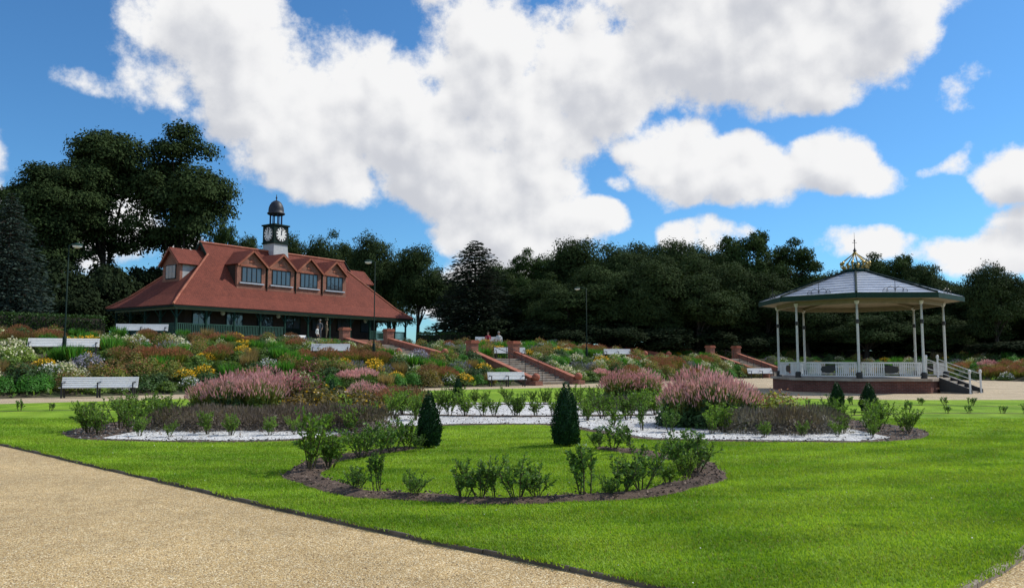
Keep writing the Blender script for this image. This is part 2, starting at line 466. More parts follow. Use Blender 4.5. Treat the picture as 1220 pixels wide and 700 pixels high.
class MB:
    """collects shapes; build() links them as ONE mesh object"""
    def __init__(s):
        s.v, s.f = [], []
    def add(s, vs, fs, M=None):
        k = len(s.v)
        s.v += [tuple(M @ Vector(q)) if M else tuple(q) for q in vs]
        s.f += [tuple(i + k for i in fc) for fc in fs]
        return s
    def box(s, x0, x1, y0, y1, z0, z1, M=None):
        return s.add([(x0, y0, z0), (x1, y0, z0), (x1, y1, z0), (x0, y1, z0), (x0, y0, z1), (x1, y0, z1), (x1, y1, z1), (x0, y1, z1)],
                     [(0, 3, 2, 1), (4, 5, 6, 7), (0, 1, 5, 4), (1, 2, 6, 5), (2, 3, 7, 6), (3, 0, 4, 7)], M)
    def bar(s, p, q, w, h, up=(0, 0, 1)):
        p, q = Vector(p), Vector(q)
        d = (q - p)
        L = d.length
        d.normalize()
        sd_ = d.cross(Vector(up))
        if sd_.length < 1e-4:
            sd_ = d.cross(Vector((1, 0, 0)))
        sd_.normalize()
        u = sd_.cross(d)
        M = Matrix((sd_, d, u)).transposed().to_4x4()
        M.translation = p
        return s.box(-w / 2, w / 2, 0, L, -h / 2, h / 2, M)
    def tube(s, pts, rad, n=8, cap=True):
        pts = [Vector(q) for q in pts]
        if not isinstance(rad, (list, tuple)):
            rad = [rad] * len(pts)
        k = len(s.v)
        for i, q in enumerate(pts):
            d = (pts[min(i + 1, len(pts) - 1)] - pts[max(i - 1, 0)]).normalized()
            a = d.cross(Vector((0, 0, 1)) if abs(d.z) < .95 else Vector((1, 0, 0))).normalized()
            b = d.cross(a)
            for j in range(n):
                t = 2 * math.pi * j / n
                s.v.append(tuple(q + (a * math.cos(t) + b * math.sin(t)) * rad[i]))
        for i in range(len(pts) - 1):
            for j in range(n):
                s.f.append((k + i * n + j, k + i * n + (j + 1) % n, k + (i + 1) * n + (j + 1) % n, k + (i + 1) * n + j))
        if cap:
            s.f.append(tuple(k + j for j in range(n))[::-1])
            s.f.append(tuple(k + (len(pts) - 1) * n + j for j in range(n)))
        return s
    def lathe(s, prof, n=16, M=None, cap=True):
        vs, fs = [], []
        for r, z in prof:
            for j in range(n):
                t = 2 * math.pi * j / n
                vs.append((r * math.cos(t), r * math.sin(t), z))
        for i in range(len(prof) - 1):
            for j in range(n):
                fs.append((i * n + j, i * n + (j + 1) % n, (i + 1) * n + (j + 1) % n, (i + 1) * n + j))
        if cap:
            fs.append(tuple(range(n))[::-1])
            fs.append(tuple((len(prof) - 1) * n + j for j in range(n)))
        return s.add(vs, fs, M)
    def prism(s, poly, h, M=None):
        """poly in xy, extruded z 0..h"""
        n = len(poly)
        vs = [(x, y, 0) for x, y in poly] + [(x, y, h) for x, y in poly]
        fs = [tuple(range(n))[::-1], tuple(range(n, 2 * n))] + [(i, (i + 1) % n, n + (i + 1) % n, n + i) for i in range(n)]
        return s.add(vs, fs, M)
    def slab(s, pts, t):
        """flat polygon in space thickened downwards along its normal"""
        pts = [Vector(q) for q in pts]
        nn = (pts[1] - pts[0]).cross(pts[2] - pts[0]).normalized()
        n = len(pts)
        vs = pts + [q - nn * t for q in pts]
        fs = [tuple(range(n)), tuple(range(n, 2 * n))[::-1]] + [(i, n + i, n + (i + 1) % n, (i + 1) % n) for i in range(n)]
        return s.add(vs, fs)
    def mesh(s, name, smooth=False, uv=False):
        me = bpy.data.meshes.new(name)
        me.from_pydata(s.v, [], s.f)
        me.update()
        if smooth:
            me.polygons.foreach_set('use_smooth', [True] * len(me.polygons))
        if uv:
            box_uv(me)
        return me
    def build(s, name, mat, parent=None, smooth=False, uv=False, fix=True):
        me = s.mesh(name, smooth, False)
        if fix:
            bm = bmesh.new(); bm.from_mesh(me)
            bmesh.ops.recalc_face_normals(bm, faces=bm.faces)
            bm.to_mesh(me); bm.free()
        if uv:
            box_uv(me)
        return obj(name, me, mat, parent)


def box_uv(me):
    """metres on each face: u runs level along the face, v up its slope"""
    uvl = me.uv_layers.new(name='UVMap')
    for p in me.polygons:
        n = p.normal
        u = Vector((-n.y, n.x, 0))
        if u.length < .02:
            u = Vector((1, 0, 0))
        u.normalize()
        v = n.cross(u)
        for li in p.loop_indices:
            co = me.vertices[me.loops[li].vertex_index].co
            uvl.data[li].uv = (co.dot(u), co.dot(v))


def obj(name, me, mat=None, parent=None):
    o = bpy.data.objects.new(name, me)
    C.objects.link(o)
    if mat and not me.materials:
        me.materials.append(MATS[mat])
    if parent:
        o.parent = parent
    return o


def tag(o, label=None, cat=None, group=None, kind=None):
    if label: o['label'] = label
    if cat: o['category'] = cat
    if group: o['group'] = group
    if kind: o['kind'] = kind
    return o


def thing(name, label, cat, loc=(0, 0, 0), rz=0, group=None, scale=1.0):
    o = bpy.data.objects.new(name, None)
    C.objects.link(o)
    o.empty_display_size = .2
    o.location = loc
    o.rotation_euler = (0, 0, rz)
    o.scale = scale if isinstance(scale, (tuple, list)) else (scale,) * 3
    return tag(o, label, cat, group)


# parts made of pieces too small to pick apart from here
FINE = {'crown', 'ivy', 'foliage', 'flowers', 'flower_spikes', 'seed_heads', 'stalks', 'young_blades', 'low_blades', 'stems'}


def place(kit, name, label, cat, loc, rz=0, group=None, scale=1.0):
    """a thing whose parts share the mesh data of a kit [(part name, mesh)]"""
    o = thing(name, label, cat, loc, rz, group, scale)
    for pn, me in kit:
        c = obj(pn, me, None, o)
        if pn in FINE: c['kind'] = 'stuff'
    return o


def arrays_mesh(name, V, F, mat):
    """V (n,3) float, F (m,k) int"""
    me = bpy.data.meshes.new(name)
    m, k = F.shape
    me.vertices.add(len(V)); me.vertices.foreach_set('co', np.ascontiguousarray(V, dtype=np.float32).ravel())
    me.loops.add(m * k); me.loops.foreach_set('vertex_index', np.ascontiguousarray(F, dtype=np.int32).ravel())
    me.polygons.add(m)
    me.polygons.foreach_set('loop_start', np.arange(0, m * k, k, dtype=np.int32))
    me.update(calc_edges=True)
    if mat:
        me.materials.append(MATS[mat])
    return me


def unit(a):
    return a / np.maximum(np.linalg.norm(a, axis=1, keepdims=True), 1e-6)


def leaves(name, P, D, size, ratio, mat, rng, fold=.12, face=None):
    """lozenge leaves: base points P, directions D; with face, blades lie across that outward direction"""
    n = len(P)
    if face is not None:
        nn = unit(unit(face) + rng.normal(0, .42, (n, 3)))
        D = rng.normal(size=(n, 3)) + np.array([0, 0, -.25])
        D = D - nn * (D * nn).sum(axis=1, keepdims=True)
        P = P - unit(D) * np.asarray(size).reshape(-1, 1) * .5
        S = unit(np.cross(nn, D))
        D = unit(D)
    else:
        D = unit(D)
        S = unit(np.cross(D, rng.normal(size=(n, 3))))
    Nn = np.cross(S, D)
    s = np.asarray(size).reshape(-1, 1) * np.ones((n, 1))
    mid = P + D * s * .48 + Nn * s * fold
    V = np.stack([P, mid + S * s * ratio * .5, P + D * s, mid - S * s * ratio * .5], axis=1).reshape(-1, 3)
    F = np.arange(n * 4).reshape(n, 4)
    return arrays_mesh(name, V, F, mat)


# ------------------------------------------------------------------ terrain: a curved bank of two terraces behind the round lawn
KEY = [(-60, 1), (-40, 17.5), (-21, 32), (-8, 41.2), (2, 49.3), (12, 58.5), (22, 68.5), (27.5, 71.5), (32.5, 68.5), (35.5, 60.5), (39, 53), (46, 46.5), (62, 38), (100, 24)]


def catmull(pts, n=24):
    out = []
    for i in range(len(pts) - 1):
        p0 = Vector(pts[max(i - 1, 0)]); p1 = Vector(pts[i]); p2 = Vector(pts[i + 1]); p3 = Vector(pts[min(i + 2, len(pts) - 1)])
        for k in range(n):
            t = k / n
            out.append(.5 * ((2 * p1) + (p2 - p0) * t + (2 * p0 - 5 * p1 + 4 * p2 - p3) * t * t + (3 * p1 - p0 - 3 * p2 + p3) * t ** 3))
    out.append(Vector(pts[-1]))
    return out


_c = catmull(KEY)
_a = np.array([(p.x, p.y) for p in _c])
_len = np.concatenate([[0], np.cumsum(np.linalg.norm(np.diff(_a, axis=0), axis=1))])
TMAX = _len[-1]
_T = np.arange(0, TMAX, .5)
LINE = np.stack([np.interp(_T, _len, _a[:, 0]), np.interp(_T, _len, _a[:, 1])], axis=1)
_d = np.gradient(LINE, axis=0)
for _ in range(14):
    _d[1:-1] = (_d[:-2] + _d[1:-1] + _d[2:]) / 3
TAN = unit(_d)
NOR = np.stack([-TAN[:, 1], TAN[:, 0]], axis=1)


def smooth(a, b, x):
    t = min(max((x - a) / (b - a), 0), 1)
    return t * t * (3 - 2 * t)


MID, UP = 1.65, 2.7
TIERS = [(-.05, 0), (.35, .05), (5.6, MID), (9.0, MID), (15.5, UP), (22, UP + .12), (40, UP + .3), (400, UP + .3)]


def kfac(x):
    return 1.12 - .12 * smooth(-14, 0, x) - .5 * smooth(27, 40, x)


def tier_z(s, x):
    return float(np.interp(s, [q[0] for q in TIERS], [q[1] for q in TIERS])) * kfac(x)


def line_at(t):
    i = min(max(t / .5, 0), len(LINE) - 1.001)
    k = int(i); f = i - k
    p = LINE[k] * (1 - f) + LINE[k + 1] * f
    n = NOR[k] * (1 - f) + NOR[k + 1] * f
    return p, n / np.linalg.norm(n)


def on_bank(t, s):
    p, n = line_at(t)
    q = p + n * s
    return Vector((q[0], q[1], tier_z(s, p[0])))


def ts_of(x, y):
    d = LINE - np.array([x, y])
    i = int(np.argmin((d ** 2).sum(axis=1)))
    v = np.array([x, y]) - LINE[i]
    return float(_T[i] + v @ TAN[i]), float(v @ NOR[i])


def ground_z(x, y):
    t, s = ts_of(x, y)
    if s < 0:
        return 0.0
    p, n = line_at(t)
    return tier_z(s, p[0])


FLIGHTS = []   # (t, half width, s0, s1): the bank is cut away under a flight of steps


def struct(name, me, mat, parent=None):
    o = obj(name, me, mat, parent)
    if not parent:
        o['kind'] = 'structure'
    return o


def bank_strip(name, ss, mat, lump=0.0, dz=0.0):
    cols = range(0, len(LINE), 1)
    V, F = [], []
    rnd = random.Random(5)
    for i in cols:
        p, n = LINE[i], NOR[i]
        for s in ss:
            q = p + n * s
            z = tier_z(s, p[0]) + dz + (lump * rnd.uniform(-1, 1) if s not in (ss[0], ss[-1]) else 0)
            for (ft, hw, s0, s1) in FLIGHTS:
                if abs(_T[i] - ft) < hw and s0 - .1 < s < s1 + .1:
                    z -= .55
            V.append((q[0], q[1], z))
    m = len(ss)
    for i in range(len(LINE) - 1):
        for j in range(m - 1):
            F.append((i * m + j, (i + 1) * m + j, (i + 1) * m + j + 1, i * m + j + 1))
    me = arrays_mesh(name, np.array(V), np.array(F), mat)
    me.polygons.foreach_set('use_smooth', [True] * len(me.polygons))
    return struct(name, me, None)


def t_for_bearing(x_over_y, s):
    """arc length at which the offset line s crosses a bearing from the viewpoint"""
    best = None
    for i in range(len(LINE)):
        q = LINE[i] + NOR[i] * s
        if q[1] <= 1: continue
        e = abs(q[0] / q[1] - x_over_y)
        if best is None or e < best[0]:
            best = (e, _T[i])
    return best[1]


# flights of steps up the bank: bearing (x/y) of the middle, s start, s end, half width, number of risers
STEPS = [(.0157, .3, 5.6, 1.7, 11), (.302, .3, 5.6, 1.7, 11), (-.154, 9.0, 15.5, 1.7, 9), (.142, 9.0, 15.5, 1.7, 9)]
STEP_T = []
for b_, s0_, s1_, hw_, nr_ in STEPS:
    t_ = t_for_bearing(b_, (s0_ + s1_) / 2)
    STEP_T.append(t_)
    FLIGHTS.append((t_, hw_ + .15, s0_, s1_))

g_ = MB().box(-1600, 1600, -400, 2600, -1.0, 0.0)
struct('ground', g_.mesh('ground'), 'gravel')
bank_strip('lower_bank', [-.05, .35, 1.4, 2.4, 3.4, 4.5, 5.6], 'soil', .05, .004)
bank_strip('terrace_path', [5.6, 7.2, 9.0], 'pale_gravel', 0, .004)
bank_strip('upper_bank', [9.0, 10.5, 12, 13.8, 15.5], 'soil', .06, .004)
bank_strip('upper_terrace', [15.5, 19, 22, 30, 40, 70, 120], 'rough_grass', .03, .004)


def flat_poly(name, pts, z, mat, parent=None, kind='structure', skirt=0.0):
    bm = bmesh.new()
    vs = [bm.verts.new((x, y, z)) for x, y in pts]
    f = bm.faces.new(vs)
    if f.normal.z < 0: f.normal_flip()
    bm.normal_update()
    if f.normal.z < 0: f.normal_flip()
    bmesh.ops.triangulate(bm, faces=[f])
    if skirt:
        lo = [bm.verts.new((x, y, z - skirt)) for x, y in pts]
        for i in range(len(vs)):
            j = (i + 1) % len(vs)
            bm.faces.new((vs[i], vs[j], lo[j], lo[i]))
    me = bpy.data.meshes.new(name)
    bm.to_mesh(me); bm.free()
    o = obj(name, me, mat, parent)
    if kind: o['kind'] = kind
    return o


# lawn outline
KERB = [(-22, 25.0), (-15.0, 19.3), (-9.6, 14.83), (-6.55, 12.12), (-4.45, 10.26), (-2.89, 8.85), (-1.74, 7.86), (-.66, 6.95), (.2, 6.28), (.97, 5.64), (1.75, 4.95)]
KERB2 = [(2.35, 4.85), (3.22, 5.64), (4.22, 6.59), (6.4, 8.9), (9.5, 12.0), (14, 16.4), (20, 22), (26, 27)]
BACKEDGE = [(25, 30.4), (20, 30.7), (14.75, 30.7), (11.6, 32.2), (9.6, 36), (8.2, 40.5), (5.0, 43.8), (.46, 42.9), (-5.5, 38.6), (-13.0, 31.6), (-18.1, 27.9)]
kerb_c = [tuple(p) for p in catmull(KERB, 10)]
kerb2_c = [tuple(p) for p in catmull(KERB2, 8)]
lawn_pts = kerb_c + [(2.05, 4.72)] + kerb2_c + [tuple(p) for p in catmull(BACKEDGE, 6)]
LAWN_Z = .035
flat_poly('lawn', lawn_pts, LAWN_Z, 'lawn', skirt=.06)
LAWN = np.array(lawn_pts)


def inside(poly, x, y):
    """vectorised point in polygon"""
    px, py = poly[:, 0], poly[:, 1]
    qx, qy = np.roll(px, -1), np.roll(py, -1)
    r = np.zeros(len(x), bool)
    for a, b, c, d in zip(px, py, qx, qy):
        hit = ((b > y) != (d > y)) & (x < (c - a) * (y - b) / (d - b + 1e-12) + a)
        r ^= hit
    return r


def edging(label, curve, width, top, mat, piece, group):
    root = thing('lawn_edging', label, 'edging', (curve[0][0], curve[0][1], 0), 0)
    a = np.array(curve)
    ln = np.concatenate([[0], np.cumsum(np.linalg.norm(np.diff(a, axis=0), axis=1))])
    n = int(ln[-1] / piece)
    rnd = random.Random(3)
    org = Vector((curve[0][0], curve[0][1], 0))
    for i in range(n):
        p = [np.interp(ln[-1] * (i + k / 3) / n, ln, a[:, j]) for k in range(4) for j in (0, 1)]
        q = [Vector((p[2 * k], p[2 * k + 1], 0)) for k in range(4)]
        m = MB()
        dz = rnd.uniform(-.006, .006)
        L = (q[3] - q[0]).normalized()
        q[0] += L * .006; q[3] -= L * .006
        nn = Vector((-L.y, L.x, 0))
        for k in range(3):
            e0, e1 = q[k] - org, q[k + 1] - org
            vs = []
            for e in (e0, e1):
                for (o_, z_) in ((-width / 2, -.1), (width / 2, -.1), (width / 2, top + dz), (width / 2 - .006, top + .006 + dz), (-width / 2 + .006, top + .006 + dz), (-width / 2, top + dz)):
                    vs.append(e + nn * o_ + Vector((0, 0, z_)))
            fs = [(j, (j + 1) % 6, 6 + (j + 1) % 6, 6 + j) for j in range(6)]
            if k == 0: fs.append(tuple(range(6))[::-1])
            if k == 2: fs.append(tuple(range(6, 12)))
            m.add(vs, fs)
        m.build('edging_board' if mat == 'edging_wood' else 'edging_stone', mat, root)
    return root


edging('weathered dark timber edging between gravel drive and lawn', kerb_c, .028, .030, 'edging_wood', .85, None)
edging('pale stone edging at the corner of the lawn by the brown path', kerb2_c, .08, .036, 'edging_stone', .6, None)

# the wide walk between lawn and bank: a paler sheet over the ground
walk = [tuple(p) for p in catmull(BACKEDGE, 6)]
bank_edge = [(LINE[i][0], LINE[i][1]) for i in range(20, len(LINE) - 40, 4)]
plaza = [(29, 31), (60, 31), (100, 33)] + [(x, y) for x, y in bank_edge[::-1]] + [(-40, 12), (-24, 24.0)] + walk[::-1]
flat_poly('walk', plaza, .006, 'pale_gravel')

# ------------------------------------------------------------------ parterre in the lawn
BED = [(-9.6, 16.8), (-8.6, 15.6), (-7.23, 15.12), (-5.72, 14.97), (-4.5, 15.12), (-3.6, 15.74), (-3.1, 17.1), (-2.51, 18.19), (-1.78, 18.63), (-1.0, 18.87), (.61, 18.95), (1.34, 17.97), (1.8, 16.97),
       (2.22, 16.08), (2.79, 15.42), (3.85, 15.12), (5.41, 14.97), (6.68, 14.97), (8.03, 15.6), (8.95, 16.97), (9.2, 18.19), (9.06, 19.5), (8.7, 21.2), (8.4, 23.5), (7.6, 26), (5.6, 27.9), (2.73, 28.6),
       (-.31, 29.0), (-3.8, 28.2), (-6.0, 26.6), (-7.6, 24.6), (-8.9, 22.8), (-9.8, 20.6), (-10.0, 18.8)]
bed_c = np.array([tuple(p) for p in catmull(BED + [BED[0]], 6)][:-1])
flat_poly('bed_mulch', [tuple(q) for q in bed_c], LAWN_Z + .006, 'mulch')
ctr = bed_c.mean(axis=0)


def inset(poly, d):
    nx = np.roll(poly, -1, axis=0) - np.roll(poly, 1, axis=0)
    nn = unit(np.stack([-nx[:, 1], nx[:, 0]], axis=1))
    q = poly + nn * d
    if not inside(poly, q[:1, 0], q[:1, 1])[0]:
        q = poly - nn * d
    return q


rngb = np.random.default_rng(4)
w_in = inset(bed_c, .32) + rngb.normal(0, .06, bed_c.shape)
# white gravel fills the bed, save its two ends, which stay mulch
w_in = w_in[(w_in[:, 0] > -8.3) & (w_in[:, 0] < 7.7)]
flat_poly('white_gravel', [tuple(q) for q in w_in], LAWN_Z + .012, 'white_gravel')


def ribbon(name, pts, w, z, mat):
    c = np.array([tuple(p) for p in catmull(pts, 8)])
    d = np.gradient(c, axis=0)
    n = unit(np.stack([-d[:, 1], d[:, 0]], axis=1))
    rr = np.random.default_rng(len(pts))
    ww = w / 2 * (1 + rr.uniform(-.2, .2, (len(c), 1)))
    o = flat_poly(name, [tuple(q) for q in c + n * ww] + [tuple(q) for q in (c - n * ww)[::-1]], z, mat)
    return c


ROW1 = [(-3.2, 22.4), (-1.5, 21.9), (.2, 21.7), (2.2, 21.9), (4.0, 22.3)]
ROW2 = [(-4.6, 27.0), (-2, 27.4), (.3, 27.5), (2.6, 27.2), (4.6, 26.6)]
ribbon('soil_row', ROW1, .55, LAWN_Z + .02, 'mulch')
ribbon('soil_row', ROW2, .5, LAWN_Z + .02, 'mulch')
LAWNROW_R = [(9.6, 22.2), (11.5, 22.9), (14, 23.0), (16.5, 22.6), (19, 21.5)]
LAWNROW_R2 = [(10.2, 27.2), (13, 27.3), (16, 26.6), (19.5, 25)]
LAWNROW_L = [(-9.5, 24.3), (-12, 24.6), (-15, 24.0), (-18.5, 22.6)]
for r_ in (LAWNROW_R, LAWNROW_R2, LAWNROW_L):
    ribbon('soil_row', r_, .17, LAWN_Z + .005, 'mulch')

# horseshoe of mulch round the small round lawn
RC = (-.08, 11.6)
ring_c = []
for k in range(61):
    a = R(90 + 34) + R(360 - 68) * k / 60
    rr = 2.78 + .05 * math.sin(k * .9)
    ring_c.append((RC[0] + rr * math.cos(a) * 1.03, RC[1] + rr * math.sin(a)))
rc = np.array(ring_c)
rd = np.gradient(rc, axis=0)
rn = unit(np.stack([-rd[:, 1], rd[:, 0]], axis=1))
wob = np.random.default_rng(8)
half = .19 + .07 * np.abs(np.cos(np.linspace(0, math.pi, 61)))
half[0] = half[-1] = .08
half[1] = half[-2] = .2
outer_r = rc + rn * (half + wob.normal(0, .018, 61))[:, None]
inner_r = rc - rn * (half + wob.normal(0, .018, 61))[:, None]
rows = 6
V = []
for i in range(61):
    for j in range(rows + 1):
        q = outer_r[i] * (1 - j / rows) + inner_r[i] * j / rows
        V.append((q[0], q[1], LAWN_Z + .005 + (.028 * math.sin(math.pi * j / rows) + wob.uniform(0, .018) if 0 < j < rows else 0)))
F = [(i * (rows + 1) + j, (i + 1) * (rows + 1) + j, (i + 1) * (rows + 1) + j + 1, i * (rows + 1) + j + 1) for i in range(60) for j in range(rows)]
me = arrays_mesh('mulch_ring', np.array(V), np.array(F), 'mulch')
struct('mulch_ring', me, None)
RING = np.concatenate([outer_r, inner_r[::-1]])


def chips(name, poly_test, box, n, z, mat, seed, size=.035):
    r = np.random.default_rng(seed)
    P = r.uniform((box[0], box[2]), (box[1], box[3]), (n * 4, 2))
    P = P[poly_test(P)][:n]
    m = len(P)
    p3 = np.concatenate([P, z + r.uniform(.0, .035, (m, 1))], axis=1)
    a = r.uniform(0, 6.28, m)
    D = np.stack([np.cos(a), np.sin(a), r.normal(0, .35, m)], axis=1)
    me = leaves(name, p3, D, r.uniform(.5, 1.5, m) * size, .55, mat, r, fold=.1)
    return tag(obj(name, me), kind='stuff')


chips('bark_chips', lambda P: inside(RING, P[:, 0], P[:, 1]), (-3.6, 3.5, 8, 15), 5200, LAWN_Z + .02, 'bark_chip', 1)
bed_out = lambda P: inside(bed_c, P[:, 0], P[:, 1]) & ~inside(w_in, P[:, 0], P[:, 1])
chips('grey_chips', bed_out, (-10, 10, 14.5, 24), 5500, LAWN_Z + .008, 'grey_chip', 2, .05)

chips('leaf_litter', lambda P: inside(w_in, P[:, 0], P[:, 1]), (-8.5, 8, 15, 28), 2600, LAWN_Z + .008, 'bark_chip', 3, .055)

# grass blades on the near lawn
rg = np.random.default_rng(11)
GP = []
for (y0, y1, dens) in ((4.6, 8.5, 5200), (8.5, 12, 3400), (12, 16.2, 1900), (16.2, 21, 800)):
    xm = .70 * y1
    n = int(dens * (2 * xm) * (y1 - y0))
    P = rg.uniform((-xm, y0), (xm, y1), (n, 2))
    P = P[np.abs(P[:, 0]) < .68 * P[:, 1] + .3]
    P = P[inside(LAWN, P[:, 0], P[:, 1])]
    P = P[~inside(RING, P[:, 0], P[:, 1])]
    if y1 > 14:
        P = P[~inside(bed_c, P[:, 0], P[:, 1])]
    GP.append(P)
P = np.concatenate(GP)
# longer tufts that the mower misses along the edging
ed = []
for cv in (kerb_c, kerb2_c):
    c_ = np.array(cv)
    k_ = rg.uniform(0, len(c_) - 1.001, 9000)
    i_ = k_.astype(int); f_ = (k_ - i_)[:, None]
    ed.append(c_[i_] * (1 - f_) + c_[i_ + 1] * f_ + rg.normal(0, .028, (9000, 2)))
ed = np.concatenate(ed)
ed = ed[(np.abs(ed[:, 0]) < .7 * ed[:, 1] + .3) & (ed[:, 1] < 17) & (np.sin(ed[:, 0] * 7) + np.sin(ed[:, 1] * 11 + 1) + rg.normal(0, .8, len(ed)) > .2)]
n_edge = len(ed)
P = np.concatenate([P, ed])
n = len(P)
ang = rg.uniform(0, 6.283, n)
lean = np.stack([np.cos(ang), np.sin(ang)], axis=1) * rg.uniform(.1, 1.0, (n, 1))
hh = rg.uniform(.012, .030, (n, 1)) * (1 + .3 * (rg.random((n, 1)) > .96))
hh[n - n_edge:] *= 1.4
far_w = (.0032 + .0004 * P[:, 1:2])
sdv = np.stack([-np.sin(ang), np.cos(ang)], axis=1) * far_w
b0 = np.concatenate([P - sdv / 1, np.full((n, 1), LAWN_Z)], axis=1)
b1 = np.concatenate([P + sdv / 1, np.full((n, 1), LAWN_Z)], axis=1)
tp = np.concatenate([P + lean * hh, LAWN_Z + hh], axis=1)
V = np.stack([b0, b1, tp], axis=1).reshape(-1, 3)
tag(obj('grass', arrays_mesh('grass', V, np.arange(n * 3).reshape(n, 3), 'grass_blade')), 'short mown green grass of the near lawn', 'grass', kind='stuff')
print('grass blades', n)
# daisies, clover and a few fallen leaves in the turf
nd_ = 420
P = rg.uniform((-9, 5), (9, 15), (nd_, 2))
P = P[inside(LAWN, P[:, 0], P[:, 1]) & ~inside(RING, P[:, 0], P[:, 1]) & ~inside(bed_c, P[:, 0], P[:, 1]) & (np.sin(P[:, 0] * 1.3) * np.sin(P[:, 1] * 1.1 + 2) > .1)]
p3 = np.concatenate([P, np.full((len(P), 1), LAWN_Z + .028)], axis=1)
tag(obj('daisies', leaves('daisies', p3, np.zeros_like(p3), rg.uniform(.008, .017, len(P)), .9, 'flower_white', rg, face=np.tile([0., 0, 1], (len(P), 1)))), kind='stuff')

# loose stones on the gravel drive
n = 15000
P = rg.uniform((-11, 4.5), (2.5, 15), (n, 2))
P = P[(np.abs(P[:, 0]) < .68 * P[:, 1] + .3) & ~inside(LAWN, P[:, 0], P[:, 1]) & (P[:, 0] < 1.6 - (P[:, 1] - 5.3) * .9 + 1.2)]
P = P[rg.random(len(P)) < np.clip(9 / P[:, 1], 0, 1)]
n = len(P)
oct_ = np.array([(1, 0, 0), (0, 1, 0), (-1, 0, 0), (0, -1, 0), (0, 0, .7), (0, 0, -.5)], float)
of = np.array([(0, 1, 4), (1, 2, 4), (2, 3, 4), (3, 0, 4)])
sz = rg.uniform(.004, .010, (n, 1, 1))
rot = rg.uniform(0, 6.28, n)
cs, sn = np.cos(rot)[:, None], np.sin(rot)[:, None]
ox = oct_[None, :, 0] * cs - oct_[None, :, 1] * sn * .7
oy = oct_[None, :, 0] * sn + oct_[None, :, 1] * cs * .7
oz = np.repeat(oct_[None, :, 2], n, axis=0)
V = np.stack([ox, oy, oz], axis=2) * sz
V[:, :, 0] += P[:, None, 0]; V[:, :, 1] += P[:, None, 1]; V[:, :, 2] += .002
F = (np.arange(n)[:, None, None] * 6 + of[None]).reshape(-1, 3)
material('loose_stone', [(.48, .36, .20), (.60, .50, .33), (.34, .24, .13)], rough=.8, scale=30, island=.4)
tag(obj('gravel_stones', arrays_mesh('gravel_stones', V.reshape(-1, 3), F, 'loose_stone')), kind='stuff')

# ------------------------------------------------------------------ flights of steps
STEP_LABELS = ['broad flight of stone steps with brick side walls rising from the lawn walk', 'brick walled steps rising from the walk beside the bandstand',
               'brick walled steps climbing to the pavilion terrace', 'brick walled upper steps below the dark wood']
for (b_, s0, s1, hw, nr), t0, lab in zip(STEPS, STEP_T, STEP_LABELS):
    p0 = on_bank(t0, s0)
    p1 = on_bank(t0, s1)
    pn, nn = line_at(t0)
    rz = math.atan2(-nn[0], nn[1])
    root = thing('stone_steps', lab, 'steps', p0, rz, 'flights of steps up the bank')
    run, rise = s1 - s0, p1.z - p0.z
    tr, rs = run / nr, rise / nr
    for i in range(nr):
        m = MB().box(-hw, hw, i * tr, (i + 1) * tr + .015, -.5 + max(0, i * rs - .3), (i + 1) * rs + .01)
        m.box(-hw, hw, i * tr - .03, i * tr, (i + 1) * rs - .045, (i + 1) * rs + .008)
        m.build('step', 'step_stone', root)
    for sx in (-1, 1):
        x0, x1 = sx * hw, sx * (hw + .36)
        a, b = min(x0, x1) + .002, max(x0, x1)
        prof = [(-.35, -.4), (run + .1, -.4), (run + .1, rise + .42), (-.35, .36)]
        M = Matrix(((0, 0, 1, a), (1, 0, 0, 0), (0, 1, 0, 0), (0, 0, 0, 1)))
        w = MB().prism(prof, b - a, M).build('side_wall', 'brick', root, uv=True)
        cap = MB().slab([(a - .05, -.42, .36), (b + .05, -.42, .36), (b + .05, run + .1, rise + .43), (a - .05, run + .1, rise + .43)], -.085)
        cap.build('coping', 'terracotta', w)
        cx = (a + b) / 2
        pier = MB().box(cx - .3, cx + .3, run + .1, run + .7, rise - .4, rise + 1.05).build('pier', 'brick', root, uv=True)
        c2 = MB().box(cx - .37, cx + .37, run + .03, run + .77, rise + 1.05, rise + 1.16)
        c2.box(cx - .32, cx + .32, run + .08, run + .72, rise + 1.16, rise + 1.26)
        c2.build('pier_cap', 'terracotta', pier)
        low = MB().box(cx - .3, cx + .3, -.95, -.37, -.4, .22).build('pier', 'brick', root, uv=True)
        M = Matrix.Translation((cx, -.66, .24))
        MB().lathe([(.16, 0)] + [(.25 * math.cos(R(q)), .23 + .25 * math.sin(R(q))) for q in range(-55, 91, 12)], 18, M).build('ball_finial', 'terracotta', low, smooth=True)
    if hw > 1.5 and s0 < 1:
        for x in (-.5, .65):
            h = MB()
            h.tube([(x, .2, rs + .9), (x, run - .2, rise + .85)], .022, 6)
            for k in range(4):
                yy = .25 + (run - .5) * k / 3
                h.tube([(x, yy, yy / run * rise - .05), (x, yy, yy / run * rise + .93)], .02, 6)
            h.build('handrail', 'iron', root)

